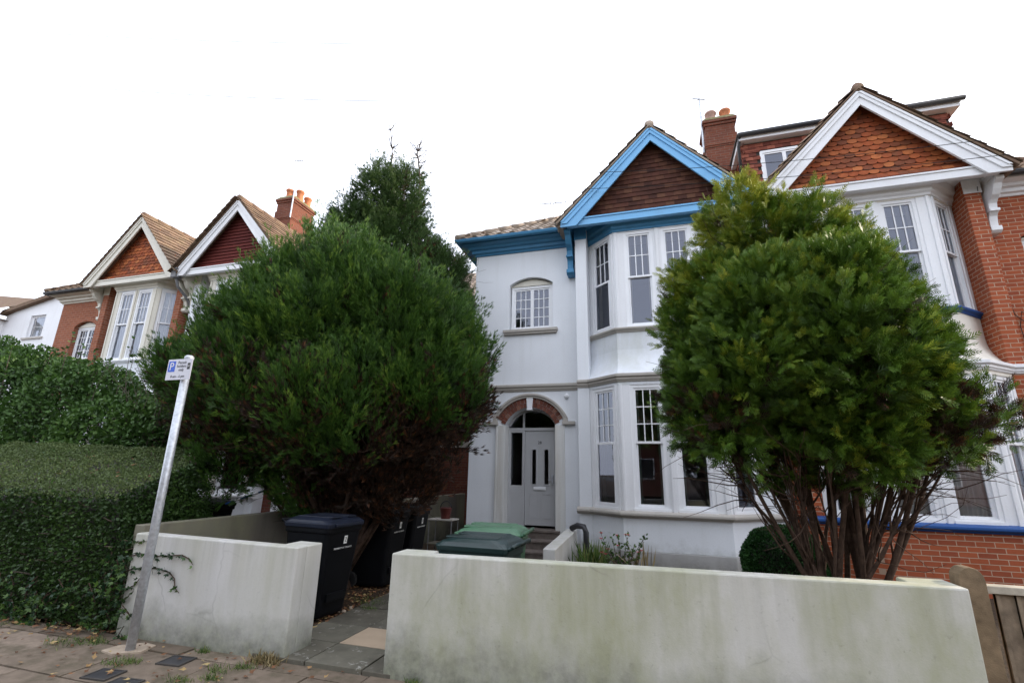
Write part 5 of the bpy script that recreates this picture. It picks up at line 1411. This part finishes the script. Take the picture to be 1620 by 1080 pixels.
# ---- small things down the passage and in the gardens
t = thing('garden_trolley', 'small pale-topped garden trolley holding a red bucket, at the corner of the white house', 'trolley', (-4.12, 9.25, .02))
b = MB(); b.box(-.28, .24, -.18, .18, .62, .645); b.build('top_shelf', M['stone_trim'], t, bevel=.004)
b = MB(); b.box(-.28, .24, -.18, .18, .18, .2); b.build('lower_shelf', M['concrete'], t, bevel=.004)
for sx in (-.26, .22):
    for sy in (-.16, .16):
        b = MB(); b.tube([(sx, sy, 0), (sx, sy, .62)], .011, 6); b.build('leg', M['lead'], t)
t2 = thing('bucket', 'dark red bucket with black handle standing on the trolley', 'bucket', (-4.10, 9.25, .665))
b = MB(); b.smooth = True; b.lathe((0, 0, 0), [(.09, 0), (.12, .20), (.125, .21), (.11, .2), (.08, .03)], 16); b.build('body', m_plain('dark_red_plastic', (.09, .018, .014), .5), t2)
b = MB(); b.smooth = True; b.tube([(.12 * math.cos(a), 0, .20 + .13 * math.sin(a)) for a in [PI * i / 10 for i in range(11)]], .010, 6); b.build('handle', M['rubber'], t2)
b = MB(); b.smooth = True; b.tube([(-1.52, 8.95, .64), (-1.40, 8.85, .70), (-1.28, 8.8, .69), (-1.24, 8.78, .6), (-1.24, 8.78, .05)], .05, 10)
tag(b.build('drain_hose', M['black_gutter']), 'black corrugated drain pipe bending down beside the step wall', 'pipe')
b = MB(); b.smooth = True; b.tube([(-7.0, 6.7, .98), (-6.2, 7.1, 1.32)], .016, 8)
t = thing('striped_pole', 'thin blue and white striped pole leaning under the big conifer', 'pole', (0, 0, 0)); b.build('pole', M['royal_blue'], t)
b = MB(); b.smooth = True
for k in (.15, .45, .75): b.tube([(-7.0 + .8 * k, 6.7 + .4 * k, .98 + .34 * k), (-7.0 + .8 * (k + .1), 6.7 + .4 * (k + .1), .98 + .34 * (k + .1))], .018, 8)
b.build('white_bands', M['label_white'], t)
b = MB(); r = random.Random(9)
for i in range(9):
    x, y = r.uniform(-3.62, -3.47), r.uniform(4.35, 6.6); s_ = r.uniform(.012, .03)
    b.smooth = True; b.lathe((x, y, .02), [(s_, 0), (s_ * 1.2, s_ * .6), (s_ * .5, s_ * 1.1)], 7)
tag(b.build('pebbles', M['pad'], kind='stuff'), 'pale stones on the soil edge beside the path', 'stones')
for i, (x, y, z, rz) in enumerate(((-3.62, 5.75, 0, .3),)):
    pass

# ---- thin cable down the brick pier
b = MB(); b.smooth = True
b.tube([(5.72, 9.36, 6.6), (5.80, 9.68, 5.75), (5.86, 9.68, 5.0), (5.95, 9.68, 4.3), (6.15, 9.68, 4.05), (6.2, 9.68, 4.2), (6.05, 9.68, 4.35), (5.98, 9.68, 4.1), (6.0, 9.68, 3.4)], .006, 5)
b.build('wall_cable', M['rubber']); tag(COL.objects['wall_cable'], 'thin black cable looping down the brick wall under the white bracket', 'cable')

# ---- overhead wires
def wire(label, a, b_, sag, rad=.006):
    a, b_ = Vector(a), Vector(b_); pts = []
    for i in range(25):
        t_ = i / 24; p = a.lerp(b_, t_); p.z -= sag * 4 * t_ * (1 - t_); pts.append(p)
    m = MB(); m.smooth = True; m.tube(pts, rad, 5); o = m.build('overhead_wire', M['rubber']); tag(o, label, 'wire', 'overhead telephone wires'); return o
wire('upper of the two thin wires crossing in front of the blue gable', (-.95, 8.86, 7.75), (11.0, 8.6, 7.2), .35, .006)
wire('lower of the two thin wires crossing in front of the blue gable', (-1.25, 8.86, 7.4), (11.0, 8.5, 6.75), .3, .006)
wire('faint wire crossing the sky at the far left, nearly level', (-40, 12, 24), (-8, 16, 17.5), .6, .014)
wire('faint wire dropping towards the roofs at the far left', (-30, 9, 13.5), (-26, 16.3, 12.2), .2, .012)
wire('topmost faint wire in the sky at the far left', (-40, 12, 27.2), (-8, 18, 22.8), .4, .014)

# ================================================================== ACROSS THE STREET (behind the camera, seen in the window panes)
sheet('far_pavement', -60, 60, -8.5, -5.0, -0.02, M['pad'])
for k, (x, y, z, r_) in enumerate(((-3.2, -13.0, 6.2, 3.4), (4.8, -14.5, 5.6, 3.6), (13.5, -13.0, 6.6, 3.8), (-13, -14, 6.0, 3.8))):
    label = ('broad tree across the street facing the conifer', 'broad tree across the street facing the white bay', 'broad tree across the street facing the brick house', 'broad tree across the street at the far left')[k]
    ot = thing('street_tree', label, 'tree', (x, y, 0), 0, 'trees across the street')
    lb2 = [(0, 0, z, r_, r_, r_ * .8), (r_ * .6, .3, z - 1.2, r_ * .6, r_ * .6, r_ * .5), (-r_ * .6, -.2, z - 1, r_ * .6, r_ * .6, r_ * .55), (0, 0, z + r_ * .5, r_ * .6, r_ * .6, r_ * .5)]
    P, N, dep = lobes_points(lb2, 26, .35, .2, 90 + k)
    foliage_mesh('crown', M['leaf_loose'], P, N + RNG.normal(size=P.shape) * .7, RNG.uniform(.22, .42, len(P)), np.clip(clump(P, 1.5, 3), 0, 1), LEAF1, ot)
    b = MB(); b.smooth = True; rnd = random.Random(k)
    branch(b, rnd, (0, 0, 0), (.1, 0, z - r_ * .3), .26, .16, .02)
    for q in range(6): branch(b, rnd, (0, 0, z - r_ * .8), (rnd.uniform(-2, 2), rnd.uniform(-2, 2), z + rnd.uniform(0, 1.5)), .1, .03, .08)
    b.build('trunk', M['bark_grey'], ot)
for k, x in enumerate((-16.5, -4.0, 8.5, 21)):
    oh = thing('opposite_house', ('brick house across the street, far left', 'brick house across the street, left of centre', 'brick house across the street, right of centre', 'brick house across the street, far right')[k], 'house', (x, -20, 0), 0, 'houses across the street')
    b = MB(); b.box(-5, 5, -8, 0, 0, 6.2); b.build('wall', M['brick_dark'], oh)
    b = MB(); b.add([(-5.3, .3, 6.2), (5.3, .3, 6.2), (5.3, -4, 9.2), (-5.3, -4, 9.2), (-5.3, -8.3, 6.2), (5.3, -8.3, 6.2)], [(1, 0, 3, 2), (2, 3, 4, 5), (0, 4, 3), (1, 2, 5), (0, 1, 5, 4)]); b.build('roof', M['tile_roof'], oh)
    for wx in (-3.2, 0, 3.2):
        for wz in (1.2, 4.0):
            b = MB(); b.box(wx - .6, wx + .6, .002, .05, wz, wz + 1.5); wf = b.build('window', M['upvc'], oh)
            b = MB(); b.box(wx - .52, wx + .52, .05, .055, wz + .08, wz + 1.42); b.build('pane', M['black_gutter'], wf)
